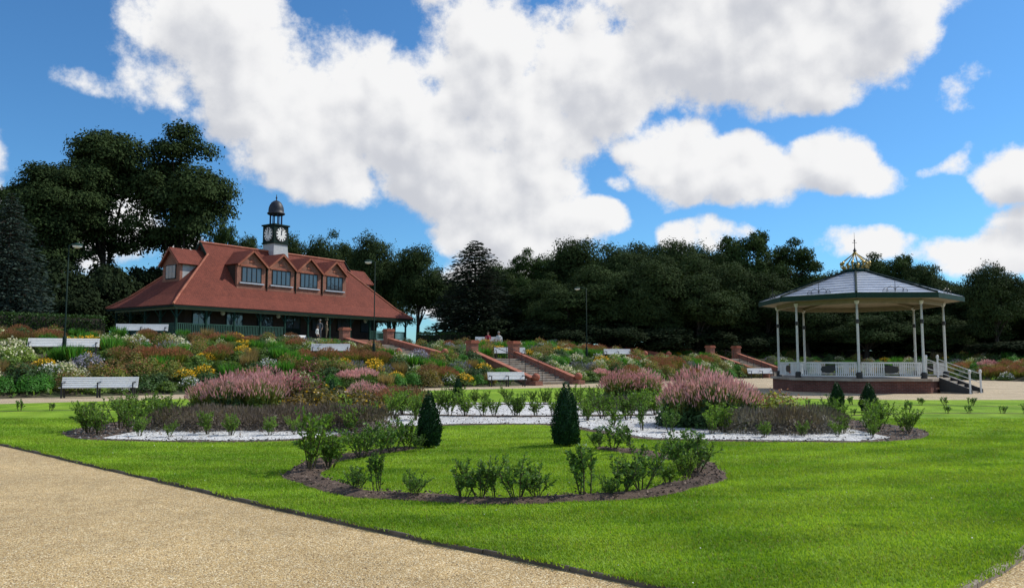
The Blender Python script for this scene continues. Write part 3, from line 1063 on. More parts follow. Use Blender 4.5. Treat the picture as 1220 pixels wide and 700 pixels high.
# ------------------------------------------------------------------ pavilion
PV = Vector((-26.1, 60.0, 0))
FLOOR = 3.56
PA = math.atan2(.82, .572)
pav = thing('pavilion', 'long red tiled pavilion with four dormers and a clock turret above the flower borders', 'building', (PV.x, PV.y, FLOOR), PA)
PL, PD, EZ, RZ = 27.4, 9.9, 2.30, 8.17
GX, GZ = 5.6, 7.08
MB().box(.5, PL - .5, .5, PD - .5, -.75, 0).build('floor_slab', 'brick', pav, uv=True)
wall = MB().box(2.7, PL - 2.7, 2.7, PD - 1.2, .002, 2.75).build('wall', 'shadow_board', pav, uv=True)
for i, x in enumerate((4.2, 7.4, 10.6, 13.7, 16.8, 20.0, 23.2)):
    if i in (3,):
        dr = MB().box(x - .9, x + .9, 2.63, 2.7, .003, 2.15).build('door', 'dark_green', pav)
        MB().box(x - .75, x - .06, 2.60, 2.63, .9, 2.0).build('pane', 'window_glass', dr)
        MB().box(x + .06, x + .75, 2.60, 2.63, .9, 2.0).build('pane', 'window_glass', dr)
    else:
        wn = MB().box(x - .85, x + .85, 2.63, 2.7, .8, 2.15).build('window', 'dark_green', pav)
        for k in range(3):
            MB().box(x - .78 + k * .53, x - .30 + k * .53, 2.61, 2.63, .88, 2.07).build('pane', 'window_glass', wn)


def roof_part(name, pts, th=.12, mat='roof_tile', parent=None):
    return MB().slab(pts, th).build(name, mat, parent or pav, uv=True, fix=False)


hy = (GZ - EZ) / (RZ - EZ) * PD / 2       # half-roof depth at which the hips stop
ry = PD / 2
SP = .55   # bellcast: the lowest metre lies flatter
by = 1.25
bz = EZ + .95
def zf(y):   # height of the front slope
    return bz + (y - by) / (ry - by) * (RZ - bz)
hyz = by + (GZ - bz) / (RZ - bz) * (ry - by)
bx_ = 1.3
roof_part('front_slope', [(bx_, by, bz), (PL - bx_, by, bz), (PL - GX, hyz, GZ), (PL - GX + .25, hyz, GZ), (PL - GX + .25, ry, RZ), (GX - .25, ry, RZ), (GX - .25, hyz, GZ), (GX, hyz, GZ)])
roof_part('front_eave', [(0, 0, EZ), (PL, 0, EZ), (PL - bx_, by, bz), (bx_, by, bz)])
roof_part('rear_slope', [(PL - bx_, PD - by, bz), (bx_, PD - by, bz), (GX, PD - hyz, GZ), (GX - .25, PD - hyz, GZ), (GX - .25, ry, RZ), (PL - GX + .25, ry, RZ), (PL - GX + .25, PD - hyz, GZ), (PL - GX, PD - hyz, GZ)])
roof_part('rear_eave', [(PL, PD, EZ), (0, PD, EZ), (bx_, PD - by, bz), (PL - bx_, PD - by, bz)])
for e in (0, 1):
    f_ = (lambda x: x) if e == 0 else (lambda x: PL - x)
    up = [(f_(bx_), PD - by, bz), (f_(bx_), by, bz), (f_(GX), hyz, GZ), (f_(GX), PD - hyz, GZ)]
    lo = [(f_(0), PD, EZ), (f_(0), 0, EZ), (f_(bx_), by, bz), (f_(bx_), PD - by, bz)]
    if e: up, lo = up[::-1], lo[::-1]
    roof_part('end_slope', up); roof_part('end_eave', lo)
    MB().slab([(f_(GX - .02), hyz + .05, GZ), (f_(GX - .02), PD - hyz - .05, GZ), (f_(GX - .02), ry, RZ - .08)][::(1 if e else -1)], .06).build('gablet', 'shadow_board', pav, fix=False)
    # hip ridge tiles
    for sy in (0, 1):
        g_y = (lambda y: y) if sy == 0 else (lambda y: PD - y)
        MB().tube([(f_(0), g_y(0), EZ + .03), (f_(bx_), g_y(by), bz + .04), (f_(GX), g_y(hyz), GZ + .04)], .09, 6).build('hip_tiles', 'terracotta', pav)
        MB().bar((f_(GX - .27), g_y(hyz - .1), GZ - .05), (f_(GX - .27), g_y(ry), RZ + .02), .05, .22).build('bargeboard', 'dark_green', pav)
MB().tube([(GX - .3, ry, RZ + .03), (PL - GX + .3, ry, RZ + .03)], .11, 6).build('ridge_tiles', 'terracotta', pav)

# eaves: fascia, pale soffit line, beam
for (a, b) in (((0, 0), (PL, 0)), ((PL, 0), (PL, PD)), ((PL, PD), (0, PD)), ((0, PD), (0, 0))):
    p, q = Vector((a[0], a[1], EZ - .12)), Vector((b[0], b[1], EZ - .12))
    inw = (Vector((PL / 2, PD / 2, 0)) - (p + q) / 2)
    d = (q - p).normalized()
    inn = Vector((-d.y, d.x, 0))
    MB().bar(p + inn * .07, q + inn * .07, .07, .17).build('fascia', 'dark_green', pav)
    MB().bar(p + inn * .55 + d * .5 + Vector((0, 0, -.12)), q + inn * .55 - d * .5 + Vector((0, 0, -.12)), .08, .16).build('beam', 'pale_board', pav)
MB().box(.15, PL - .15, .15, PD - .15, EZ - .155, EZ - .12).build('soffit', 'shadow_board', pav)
posts = [(.62 + i * (PL - 1.24) / 10, .55) for i in range(11)] + [(.62, .55 + (PD - 1.1) * k / 4) for k in range(1, 5)] + [(PL - .62, .55 + (PD - 1.1) * k / 4) for k in range(1, 5)]
for (x, y) in posts:
    m = MB().box(x - .07, x + .07, y - .07, y + .07, .002, EZ - .33)
    m.box(x - .11, x + .11, y - .11, y + .11, .002, .18)
    for dx, dy in ((1, 0), (-1, 0)):
        m.bar((x + dx * .05, y, EZ - .95), (x + dx * .5, y, EZ - .36), .05, .06)
    m.build('post', 'green_paint', pav)


def balustrade(x0, x1, y, z0, h, mat, parent, axis='x', step=.16):
    m = MB()
    P = (lambda a, b0, b1, c0, c1: m.box(a[0], a[1], b0, b1, c0, c1)) if axis == 'x' else (lambda a, b0, b1, c0, c1: m.box(b0, b1, a[0], a[1], c0, c1))
    P((x0, x1), y - .03, y + .03, z0 + h - .06, z0 + h)
    P((x0, x1), y - .025, y + .025, z0 + .1, z0 + .15)
    k = x0 + step / 2
    while k < x1:
        P((k - .035, k + .035), y - .015, y + .015, z0 + .15, z0 + h - .06)
        k += step
    return m.build('railing', mat, parent)


for i in range(10):
    if i in (0, 1, 2, 3, 8, 9):
        balustrade(posts[i][0] + .075, posts[i + 1][0] - .075, .55, .0, .9, 'rail_green', pav)
for x in (.62, PL - .62):
    for k in range(4):
        a = .55 + (PD - 1.1) * k / 4
        balustrade(a + .075, a + (PD - 1.1) / 4 - .075, x, 0, .9, 'rail_green', pav, 'y')

# front dormers
DY = 1.95
DW = 3.2
for k, cx in enumerate((8.5, 11.7, 14.9, 18.1)):
    zs, ze, zp = zf(DY) - .05, 6.25, 7.55
    prof = [(-DW / 2 + .12, zs), (DW / 2 - .12, zs), (DW / 2 - .12, ze), (0, zp - .12), (-DW / 2 + .12, ze)]
    M = Matrix(((1, 0, 0, cx), (0, 0, -1, DY + .25), (0, 1, 0, 0), (0, 0, 0, 1)))
    dorm = MB().prism(prof, .25, M).build('dormer', 'brick', pav, uv=True)
    bk = ry - (RZ - zp) * (ry - by) / (RZ - bz)          # where the dormer ridge meets the roof
    bke = by + (ze - bz) * (ry - by) / (RZ - bz)
    for sx in (-1, 1):
        pts = [(cx, DY - .3, zp), (cx, bk + .25, zp), (cx + sx * DW / 2, bke + .25, ze - .05), (cx + sx * DW / 2, DY - .3, ze - .05)]
        if sx > 0: pts = pts[::-1]
        pts = pts[::-1]
        MB().slab([Vector(q) + Vector((0, 0, .0)) for q in pts], .1).build('dormer_roof', 'roof_tile', dorm, uv=True, fix=True)
        MB().bar((cx + sx * (DW / 2 - .01), DY - .28, ze - .12), (cx + sx * .01, DY - .28, zp - .06), .06, .15).build('bargeboard', 'terracotta', dorm)
        # cheek
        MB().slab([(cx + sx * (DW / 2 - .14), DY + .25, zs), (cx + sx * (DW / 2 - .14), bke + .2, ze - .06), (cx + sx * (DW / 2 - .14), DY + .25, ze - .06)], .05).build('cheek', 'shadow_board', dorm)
    win = MB()
    wx, w0, w1 = 1.02, 4.72, 6.08
    for a, b, c, d in ((-wx, -wx + .07, w0, w1), (wx - .07, wx, w0, w1), (-wx + .07, wx - .07, w0, w0 + .08), (-wx + .07, wx - .07, w1 - .08, w1)):
        win.box(cx + a, cx + b, DY - .05, DY - .002, c, d)
    for q in (-.5, 0, .5):
        win.box(cx + q - .035, cx + q + .035, DY - .05, DY - .002, w0 + .08, w1 - .08)
    wo = win.build('window', 'ink', dorm)
    for q in range(4):
        x = cx - .95 + q * .4875
        MB().box(x + .02, x + .42, DY - .022, DY - .006, w0 + .08, w1 - .08).build('pane', 'window_glass', wo)
    MB().box(cx - 1.25, cx + 1.25, DY - .14, DY - .003, w0 - .12, w0 - .01).build('sill', 'lead_flash', dorm)
    MB().box(cx - 1.2, cx + 1.2, DY - .06, DY - .003, w1 + .03, w1 + .2).build('lintel', 'terracotta', dorm)
    pg = MB().prism([(-.28, 0), (.28, 0), (0, .35)], .05, Matrix(((1, 0, 0, cx), (0, 0, -1, DY), (0, 1, 0, 6.5), (0, 0, 0, 1)))).build('gable_panel', 'terracotta', dorm)
    if k < 3:
        MB().tube([(cx + DW / 2, DY - .06, zs), (cx + DW / 2, DY - .06, ze)], .05, 6).build('downpipe', 'dark_green', dorm)

# end dormers
for e in (0, 1):
    f_ = (lambda x: x) if e == 0 else (lambda x: PL - x)
    fx, hw2, zb, ze, zp = 2.75, 1.25, 4.2, 6.1, 7.35
    M = Matrix(((0, 0, 1, f_(fx) - (0 if e == 0 else .25)), (1, 0, 0, ry), (0, 1, 0, 0), (0, 0, 0, 1)))
    dorm = MB().prism([(-hw2, zb), (hw2, zb), (hw2, ze), (0, zp - .1), (-hw2, ze)], .25, M).build('end_dormer', 'brick', pav, uv=True)
    for sy in (-1, 1):
        MB().slab([(f_(fx - .3), ry, zp), (f_(GX + .1), ry, zp), (f_(GX + .1), ry + sy * (hw2 + .25), ze - .2), (f_(fx - .3), ry + sy * (hw2 + .25), ze - .2)], .1).build('dormer_roof', 'roof_tile', dorm, uv=True)
        MB().slab([(f_(fx + .25), ry + sy * hw2, zb + .2), (f_(GX - .1), ry + sy * hw2, ze - .02), (f_(fx + .25), ry + sy * hw2, ze - .02)], .06).build('cheek', 'tower_white', dorm)
        MB().bar((f_(fx - .28), ry + sy * (hw2 + .22), ze - .22), (f_(fx - .28), ry, zp - .05), .06, .16).build('bargeboard', 'terracotta', dorm)
    q = f_(fx) + (-.03 if e == 0 else .03)
    wo = MB().box(q - .025, q + .025, ry - .75, ry + .75, 4.75, 5.95).build('window', 'ink', dorm)
    for k in range(3):
        x = q + (-.03 if e == 0 else .03)
        MB().box(x - .008, x + .008, ry - .68 + k * .46, ry - .26 + k * .46, 4.83, 5.87).build('pane', 'window_glass', wo)
# clock turret
TX = 13.3
tur = MB()
tur.add([(-1.02, -1.02, 7.0), (1.02, -1.02, 7.0), (1.02, 1.02, 7.0), (-1.02, 1.02, 7.0), (-.86, -.86, 9.0), (.86, -.86, 9.0), (.86, .86, 9.0), (-.86, .86, 9.0)],
        [(0, 3, 2, 1), (4, 5, 6, 7), (0, 1, 5, 4), (1, 2, 6, 5), (2, 3, 7, 6), (3, 0, 4, 7)], Matrix.Translation((TX, ry, 0)))
turret = tur.build('clock_turret', 'tower_white', pav)
turret.location = (TX * .1, ry * .1, 0)
turret.scale = (.9, .9, 1.0)
MB().box(TX - .92, TX + .92, ry - .92, ry + .92, 9.0, 10.65).build('clock_stage', 'dark_green', turret)
MB().box(TX - 1.0, TX + 1.0, ry - 1.0, ry + 1.0, 8.93, 9.06).build('cornice', 'dark_green', turret)
MB().box(TX - 1.04, TX + 1.04, ry - 1.04, ry + 1.04, 10.65, 10.78).build('cornice', 'dark_green', turret)
for rz_ in (0, 90, 180, 270):
    M = Matrix.Translation((TX, ry, 9.83)) @ Matrix.Rotation(R(rz_), 4, 'Z') @ Matrix.Translation((0, -.925, 0)) @ Matrix.Rotation(R(90), 4, 'X')
    dial = MB().lathe([(.70, -.004), (.70, .03), (.66, .035)], 28, M).build('clock_dial', 'clock_white', turret)
    h = MB()
    for k in range(12):
        a = R(k * 30)
        q = M @ Matrix.Rotation(a, 4, 'Z')
        w = .05 if k % 3 else .07
        h.box(-w, w, .46, .64, .034, .044, q)
    MM = M @ Matrix.Rotation(R(-12), 4, 'Z')
    h.box(-.028, .028, -.1, .58, .048, .056, MM)
    h.box(-.04, .04, -.08, .40, .058, .066, M @ Matrix.Rotation(R(-1), 4, 'Z'))
    h.build('clock_hands', 'ink', turret)
    MB().lathe([(.66, .034), (.70, .034), (.72, .05), (.655, .05), (.66, .034)], 28, M, cap=False).build('dial_rim', 'ink', turret)
for k in range(8):
    a = R(22.5 + 45 * k)
    x, y = TX + .62 * math.cos(a), ry + .62 * math.sin(a)
    MB().lathe([(.085, 10.78), (.06, 10.85), (.055, 11.7), (.085, 11.78)], 8, Matrix.Translation((x, y, 0))).build('turret_column', 'cloth_navy', turret)
dome = MB().lathe([(.78, 11.78), (.92, 11.86), (.92, 11.96), (.80, 12.02), (.80, 12.25), (.76, 12.5), (.66, 12.75), (.5, 12.98), (.28, 13.13), (.09, 13.2)], 20, Matrix.Translation((TX, ry, 0))).build('dome', 'dome_slate', turret, smooth=True)
MB().lathe([(.06, 13.18), (.05, 13.35), (.11, 13.43), (.05, 13.52), (.015, 13.8)], 8, Matrix.Translation((TX, ry, 0))).build('finial', 'dome_slate', dome)
# lamps hanging under the eaves
for x in (5.5, 11.2, 16.9, 22):
    M = Matrix.Translation((x, 1.6, 1.72))
    lo = MB().lathe([(.08, 0), (.17, .1), (.2, .25), (.12, .38)], 10, M).build('verandah_lamp', 'lamp_glass', pav, smooth=True)
    MB().tube([(x, 1.6, 2.08), (x, 1.6, EZ - .15)], .015, 5).build('stem', 'iron', lo)

# ------------------------------------------------------------------ bandstand
BC = Vector((18.15, 41.0, 0))
bs = thing('bandstand', 'octagonal bandstand with grey metal roof, white railings and a gilded crown', 'bandstand', BC, 0)
FA = math.atan2(-BC.y, -BC.x)        # one column stands towards the lawn
def oc(r, k, z):
    a = FA + R(45) * k
    return Vector((r * math.cos(a), r * math.sin(a), z))
RCOL, RPL, REAVE = 3.98, 4.32, 4.92
MB().prism([tuple(oc(RPL, k, 0)[:2]) for k in range(8)], .58).build('plinth', 'brick_plinth', bs, uv=True)
MB().prism([tuple(oc(RPL + .12, k, 0)[:2]) for k in range(8)], .12, Matrix.Translation((0, 0, .58))).build('coping', 'step_stone', bs)
FZ = .70
for k in range(8):
    p = oc(RCOL, k, FZ)
    M = Matrix.Translation(p)
    col = MB().lathe([(.11, 0), (.11, .08), (.07, .3), (.062, .9), (.058, 2.5), (.05, 3.72)], 10, M).build('column', 'column_paint', bs, smooth=True)
    MB().lathe([(.15, 0), (.15, .22), (.12, .3)], 8, M).build('column_base', 'iron', col)
    MB().lathe([(.07, 2.62), (.085, 2.66), (.085, 2.78), (.07, 2.82)], 10, M).build('column_band', 'iron', col)
    MB().lathe([(.07, 3.55), (.12, 3.66), (.12, 3.72)], 10, M).build('capital', 'column_paint', col)
    # railing on each side but the one with the steps
    if k != 1:
        a, b = oc(RCOL, k, FZ), oc(RCOL, k + 1, FZ)
        d = (b - a).normalized()
        L = (b - a).length - .24
        a = a + d * .12
        ang_ = math.atan2(d.y, d.x)
        M = Matrix.Translation(a) @ Matrix.Rotation(ang_, 4, 'Z')
        m = MB()
        m.box(0, L, -.03, .03, .70, .76, M); m.box(0, L, -.025, .025, .08, .13, M)
        q = .06
        while q < L:
            if abs(q - L / 2) > .36:
                m.box(q - .022, q + .022, -.015, .015, .13, .70, M)
                m.box(q - .035, q + .035, -.012, .012, .52, .60, M)
            q += .098
        rl = m.build('railing', 'white_paint', bs)
        pn = MB()
        pn.prism([(L / 2 + .33 * math.copysign(abs(math.cos(t)) ** .6, math.cos(t)) * (1 + .07 * math.cos(8 * t)), .42 + .17 * math.copysign(abs(math.sin(t)) ** .6, math.sin(t)) * (1 + .07 * math.cos(8 * t))) for t in [R(12 * j) for j in range(30)]], .03,
                 M @ Matrix(((1, 0, 0, 0), (0, 0, -1, .015), (0, 1, 0, 0), (0, 0, 0, 1))))
        pn.build('cast_panel', 'iron', rl)
    # roof facet: overlapping metal sheets, course by course
    a0, a1 = oc(REAVE, k, 4.72), oc(REAVE, k + 1, 4.72)
    t0, t1 = oc(.5, k, 6.2), oc(.5, k + 1, 6.2)
    nrow = 9
    for j in range(nrow):
        f0, f1 = j / nrow, (j + 1) / nrow + .012
        q = [a0.lerp(t0, f0), a1.lerp(t1, f0), a1.lerp(t1, min(f1, 1)), a0.lerp(t0, min(f1, 1))]
        lift = Vector((0, 0, .03))
        MB().slab([q[0] + lift, q[1] + lift, q[2], q[3]], .02).build('roof_sheet', 'lead_sheet', bs, fix=False)
    MB().tube([a0 + Vector((0, 0, .04)), t0 + Vector((0, 0, .05))], .055, 6).build('hip_roll', 'dark_green', bs)
    # fascia and gutter
    e0, e1 = oc(REAVE, k, 4.60), oc(REAVE, k + 1, 4.60)
    MB().bar(e0, e1, .08, .22).build('fascia', 'green_paint', bs)
    i0, i1 = oc(RCOL, k, 4.40), oc(RCOL, k + 1, 4.40)
    MB().bar(i0, i1, .10, .22).build('ring_beam', 'shaded_cream_paint', bs)
    # soffit and ceiling
    MB().slab([oc(RCOL + .05, k, 4.5), oc(RCOL + .05, k + 1, 4.5), oc(REAVE - .05, k + 1, 4.52), oc(REAVE - .05, k, 4.52)], .03).build('soffit', 'shaded_cream_paint', bs)
    MB().slab([oc(RCOL - .06, k + 1, 4.52), oc(RCOL - .06, k, 4.52), oc(.4, k, 5.1), oc(.4, k + 1, 5.1)], .03).build('ceiling_panel', 'shaded_cream_paint', bs)
    MB().bar(oc(RCOL - .1, k, 4.44), oc(.4, k, 5.02), .08, .12).build('ceiling_rib', 'shaded_cream_paint', bs)
    # iron cresting on the eaves
    mid = oc(REAVE, k, 0).lerp(oc(REAVE, k + 1, 0), .5) * .965
    d = (a1 - a0).normalized()
    m = MB()
    base = Vector((mid.x, mid.y, 4.80))
    m.tube([base, base + Vector((0, 0, .62))], [.02, .006], 5)
    for sx in (-1, 1):
        for rr_, off in ((.20, .0), (.12, .34)):
            m.tube([base + d * sx * (off + rr_ * (1 - math.cos(R(t)))) + Vector((0, 0, rr_ * 1.2 * math.sin(R(t)))) for t in range(0, 181, 30)], .012, 4)
        m.tube([base, base + d * sx * .6], .012, 4)
    m.build('iron_cresting', 'iron', bs)
# crown
CZ = 6.2
crown = MB().lathe([(.60, CZ - .04), (.66, CZ + .04), (.66, CZ + .10), (.60, CZ + .14)], 16).build('crown', 'green_paint', bs)
for k in range(8):
    a = R(45 * k + 10)
    c = Vector((math.cos(a), math.sin(a), 0))
    m = MB()
    m.tube([c * .58 + Vector((0, 0, CZ + .12)), c * .72 + Vector((0, 0, CZ + .32)), c * .66 + Vector((0, 0, CZ + .52)), c * .38 + Vector((0, 0, CZ + .74)), c * .14 + Vector((0, 0, CZ + .92)), Vector((0, 0, CZ + 1.1))], [.035, .04, .035, .03, .025, .03], 6)
    m.build('crown_arch', 'gilt', crown)
    m = MB().lathe([(.02, 0), (.075, .05), (.085, .12), (.02, .2)], 8, Matrix.Translation(c * .70 + Vector((0, 0, CZ + .36))))
    m.build('crown_boss', 'gilt', crown)
    c2 = Vector((math.cos(a + R(22.5)), math.sin(a + R(22.5)), 0))
    m = MB().lathe([(.02, 0), (.09, .1), (.03, .22), (.01, .32)], 6, Matrix.Translation(c2 * .6 + Vector((0, 0, CZ + .12))))
    m.build('crown_leaf', 'gilt', crown)
MB().lathe([(.04, CZ + 1.05), (.10, CZ + 1.13), (.04, CZ + 1.23), (.022, CZ + 1.3), (.02, CZ + 1.62), (.045, CZ + 1.66), (.01, CZ + 1.75), (.007, CZ + 2.1)], 8).build('finial', 'iron', crown)
MB().bar((-.12, 0, CZ + 1.56), (.12, 0, CZ + 1.56), .02, .02).build('finial_cross', 'iron', crown)
# steps on the side away from the pavilion
a, b = oc(RPL, 1, 0), oc(RPL, 2, 0)
mid = (a + b) / 2
d = (b - a).normalized()
o_ = Vector((mid.x, mid.y, 0)).normalized()
M = Matrix((d, o_, Vector((0, 0, 1)))).transposed().to_4x4()
M.translation = Vector((mid.x, mid.y, 0))
for i in range(4):
    MB().box(-.75, .75, .13 + i * .3, .13 + (i + 1) * .3, .0, .70 - (i + 1) * .15, M).build('step', 'step_stone', bs)
for sx in (-.8, .8):
    MB().slab([M @ Vector((sx, .1, .1)), M @ Vector((sx, 1.5, .02)), M @ Vector((sx, 1.5, .2)), M @ Vector((sx, .1, .75))], .06).build('stringer', 'iron', bs)
    for yy, z0 in ((-.45, .7), (1.42, .0)):
        MB().lathe([(.06, z0), (.045, z0 + .1), (.045, z0 + .95), (.075, z0 + 1.0), (.06, z0 + 1.1), (.0, z0 + 1.14)], 8, M @ Matrix.Translation((sx, yy, 0))).build('newel', 'white_paint', bs)
    h = MB()
    for dz in (.5, .92):
        h.tube([M @ Vector((sx, -.45, .7 + dz)), M @ Vector((sx, 1.42, dz))], .018, 6)
    h.build('handrail', 'white_paint', bs)

# ------------------------------------------------------------------ benches


def bench_kit(L):
    kit = []
    slat = MB().box(-L / 2, L / 2, -.035, .035, -.014, .014).mesh('slat')
    slat.materials.append(MATS['bench_paint'])
    leg = MB()
    leg.box(-.03, .03, -.24, -.18, 0, .43); leg.bar((0, .2, 0), (0, .14, .42), .06, .06); leg.bar((0, .15, .40), (0, .32, .86), .05, .055)
    leg.box(-.028, .028, -.25, .17, .37, .405); leg.bar((0, -.24, .42), (0, -.24, .62), .045, .045); leg.bar((0, -.26, .62), (0, .22, .64), .055, .04)
    lm = leg.mesh('leg'); lm.materials.append(MATS['iron'])
    return slat, lm


def bench(L, label, loc, rz, group='white slatted park benches'):
    key = round(L, 1)
    if key not in BK: BK[key] = bench_kit(L)
    slat, lm = BK[key]
    o = thing('park_bench', label, 'bench', loc, rz, group)
    for i in range(5):
        s = obj('seat_slat', slat, None, o); s.location = (0, -.2 + i * .083, .42 + .004 * abs(i - 2))
    for i in range(5):
        s = obj('back_slat', slat, None, o)
        f = (i + .6) / 5
        s.location = (0, .125 + .17 * f, .43 + .42 * f); s.rotation_euler = (R(69), 0, 0)
    for x in (-L / 2 + .12, 0, L / 2 - .12):
        l = obj('leg', lm, None, o); l.location = (x, 0, 0)
    return o


BK = {}


def bench_at(b, s, L, label, turn=0.0):
    t = t_for_bearing(b, s)
    p = on_bank(t, s)
    _, n = line_at(t)
    return bench(L, label, (p.x, p.y, p.z + .005), math.atan2(-n[0], n[1]) + turn)


def bearing(px):
    return (px - 610) / 930 / .9965


bench(2.95, 'long white slatted bench on the lawn walk in front of the flower border', (-17.35, 33.0, .008), R(14))
bench_at(bearing(604), -.75, 2.3, 'white slatted bench on the walk at the foot of the broad steps', R(-22))
bench_at(bearing(905), -.8, 2.3, 'white slatted bench on the walk by the steps beside the bandstand', R(-30))
bench_at(bearing(72), 8.6, 3.3, 'long white bench half hidden by pale flowers on the middle terrace', R(-14))
bench_at(bearing(395), 8.6, 2.4, 'white bench on the middle terrace below the pavilion steps', R(-30))
SEAT_A = bench_at(bearing(606), 8.6, 2.4, 'white bench at the top of the broad steps with a person sitting on it', R(-32))
bench_at(bearing(734), 8.6, 2.4, 'white bench below the upper steps by the dark wood', R(-36))
bench_at(bearing(166), 17.5, 3.2, 'white bench on the upper terrace beside the end of the pavilion', R(-22))
SEAT_B = bench_at(bearing(583), 17.0, 2.4, 'white bench on the upper terrace with a person in red sitting on it', R(-36))
bench_at(bearing(669), 17.0, 2.4, 'white bench on the upper terrace in the shade of the wood', R(-36))
p_ = PV + Matrix.Rotation(PA, 3, 'Z') @ Vector((11.3, -.9, 0))
bench(2.4, 'white bench in front of the open pavilion verandah', (p_.x, p_.y, ground_z(p_.x, p_.y) + .005), PA)

# ------------------------------------------------------------------ lamp posts


def lamp_post(px, s, h, label, arm=-.5):
    t = t_for_bearing(bearing(px), s)
    p = on_bank(t, s)
    o = thing('lamp_post', label, 'lamp post', p, 0, 'green lamp posts on the terraces')
    MB().lathe([(.10, -.1), (.10, .9), (.055, .96), (.042, 1.05), (.028, h)], 8).build('pole', 'dark_green', o, smooth=True)
    MB().tube([(0, 0, h - .05), (arm * .5, 0, h + .08), (arm, 0, h + .04)], .03, 6).build('arm', 'green_paint', o)
    M = Matrix.Translation((arm * 1.25, 0, h))
    hd = MB().lathe([(.06, .12), (.24, .06), (.27, 0), (.25, -.02)], 12, M).build('lamp_head', 'green_paint', o, smooth=True)
    MB().lathe([(.24, -.022), (.2, -.1), (.08, -.16)], 12, M).build('diffuser', 'lamp_glass', hd, smooth=True)
    return o


lamp_post(82, 8.2, 5.7, 'green lamp post by the terrace bench below the tall trees', .35)
lamp_post(445, 8.2, 6.3, 'green lamp post in front of the right end of the pavilion', -.35)
lamp_post(697, 8.2, 5.8, 'green lamp post in front of the dark wood above the broad steps', -.6)
lamp_post(726, 18.5, 3.8, 'short lamp post standing deep under the dark wood', -.4)

# ------------------------------------------------------------------ people


def grow(name, joints, edges, mats, parent, levels=1):
    """one continuous skinned body; joints {name: (pos, radius)}"""
    names = list(joints)
    me = bpy.data.meshes.new(name)
    me.from_pydata([joints[k][0] for k in names], [(names.index(a), names.index(b)) for a, b in edges], [])
    o = bpy.data.objects.new(name, me)
    C.objects.link(o)
    md = o.modifiers.new('skin', 'SKIN'); md.use_smooth_shade = True
    for i, k in enumerate(names):
        r = joints[k][1]
        me.skin_vertices[0].data[i].radius = (r, r) if not isinstance(r, tuple) else r
        me.skin_vertices[0].data[i].use_root = (k == 'pelvis')
    sb = o.modifiers.new('sub', 'SUBSURF'); sb.levels = levels; sb.render_levels = levels
    dg = bpy.context.evaluated_depsgraph_get()
    m2 = bpy.data.meshes.new_from_object(o.evaluated_get(dg))
    bpy.data.objects.remove(o); bpy.data.meshes.remove(me)
    m2.name = name
    m2.materials.clear()
    for mm in mats: m2.materials.append(MATS[mm])
    return m2


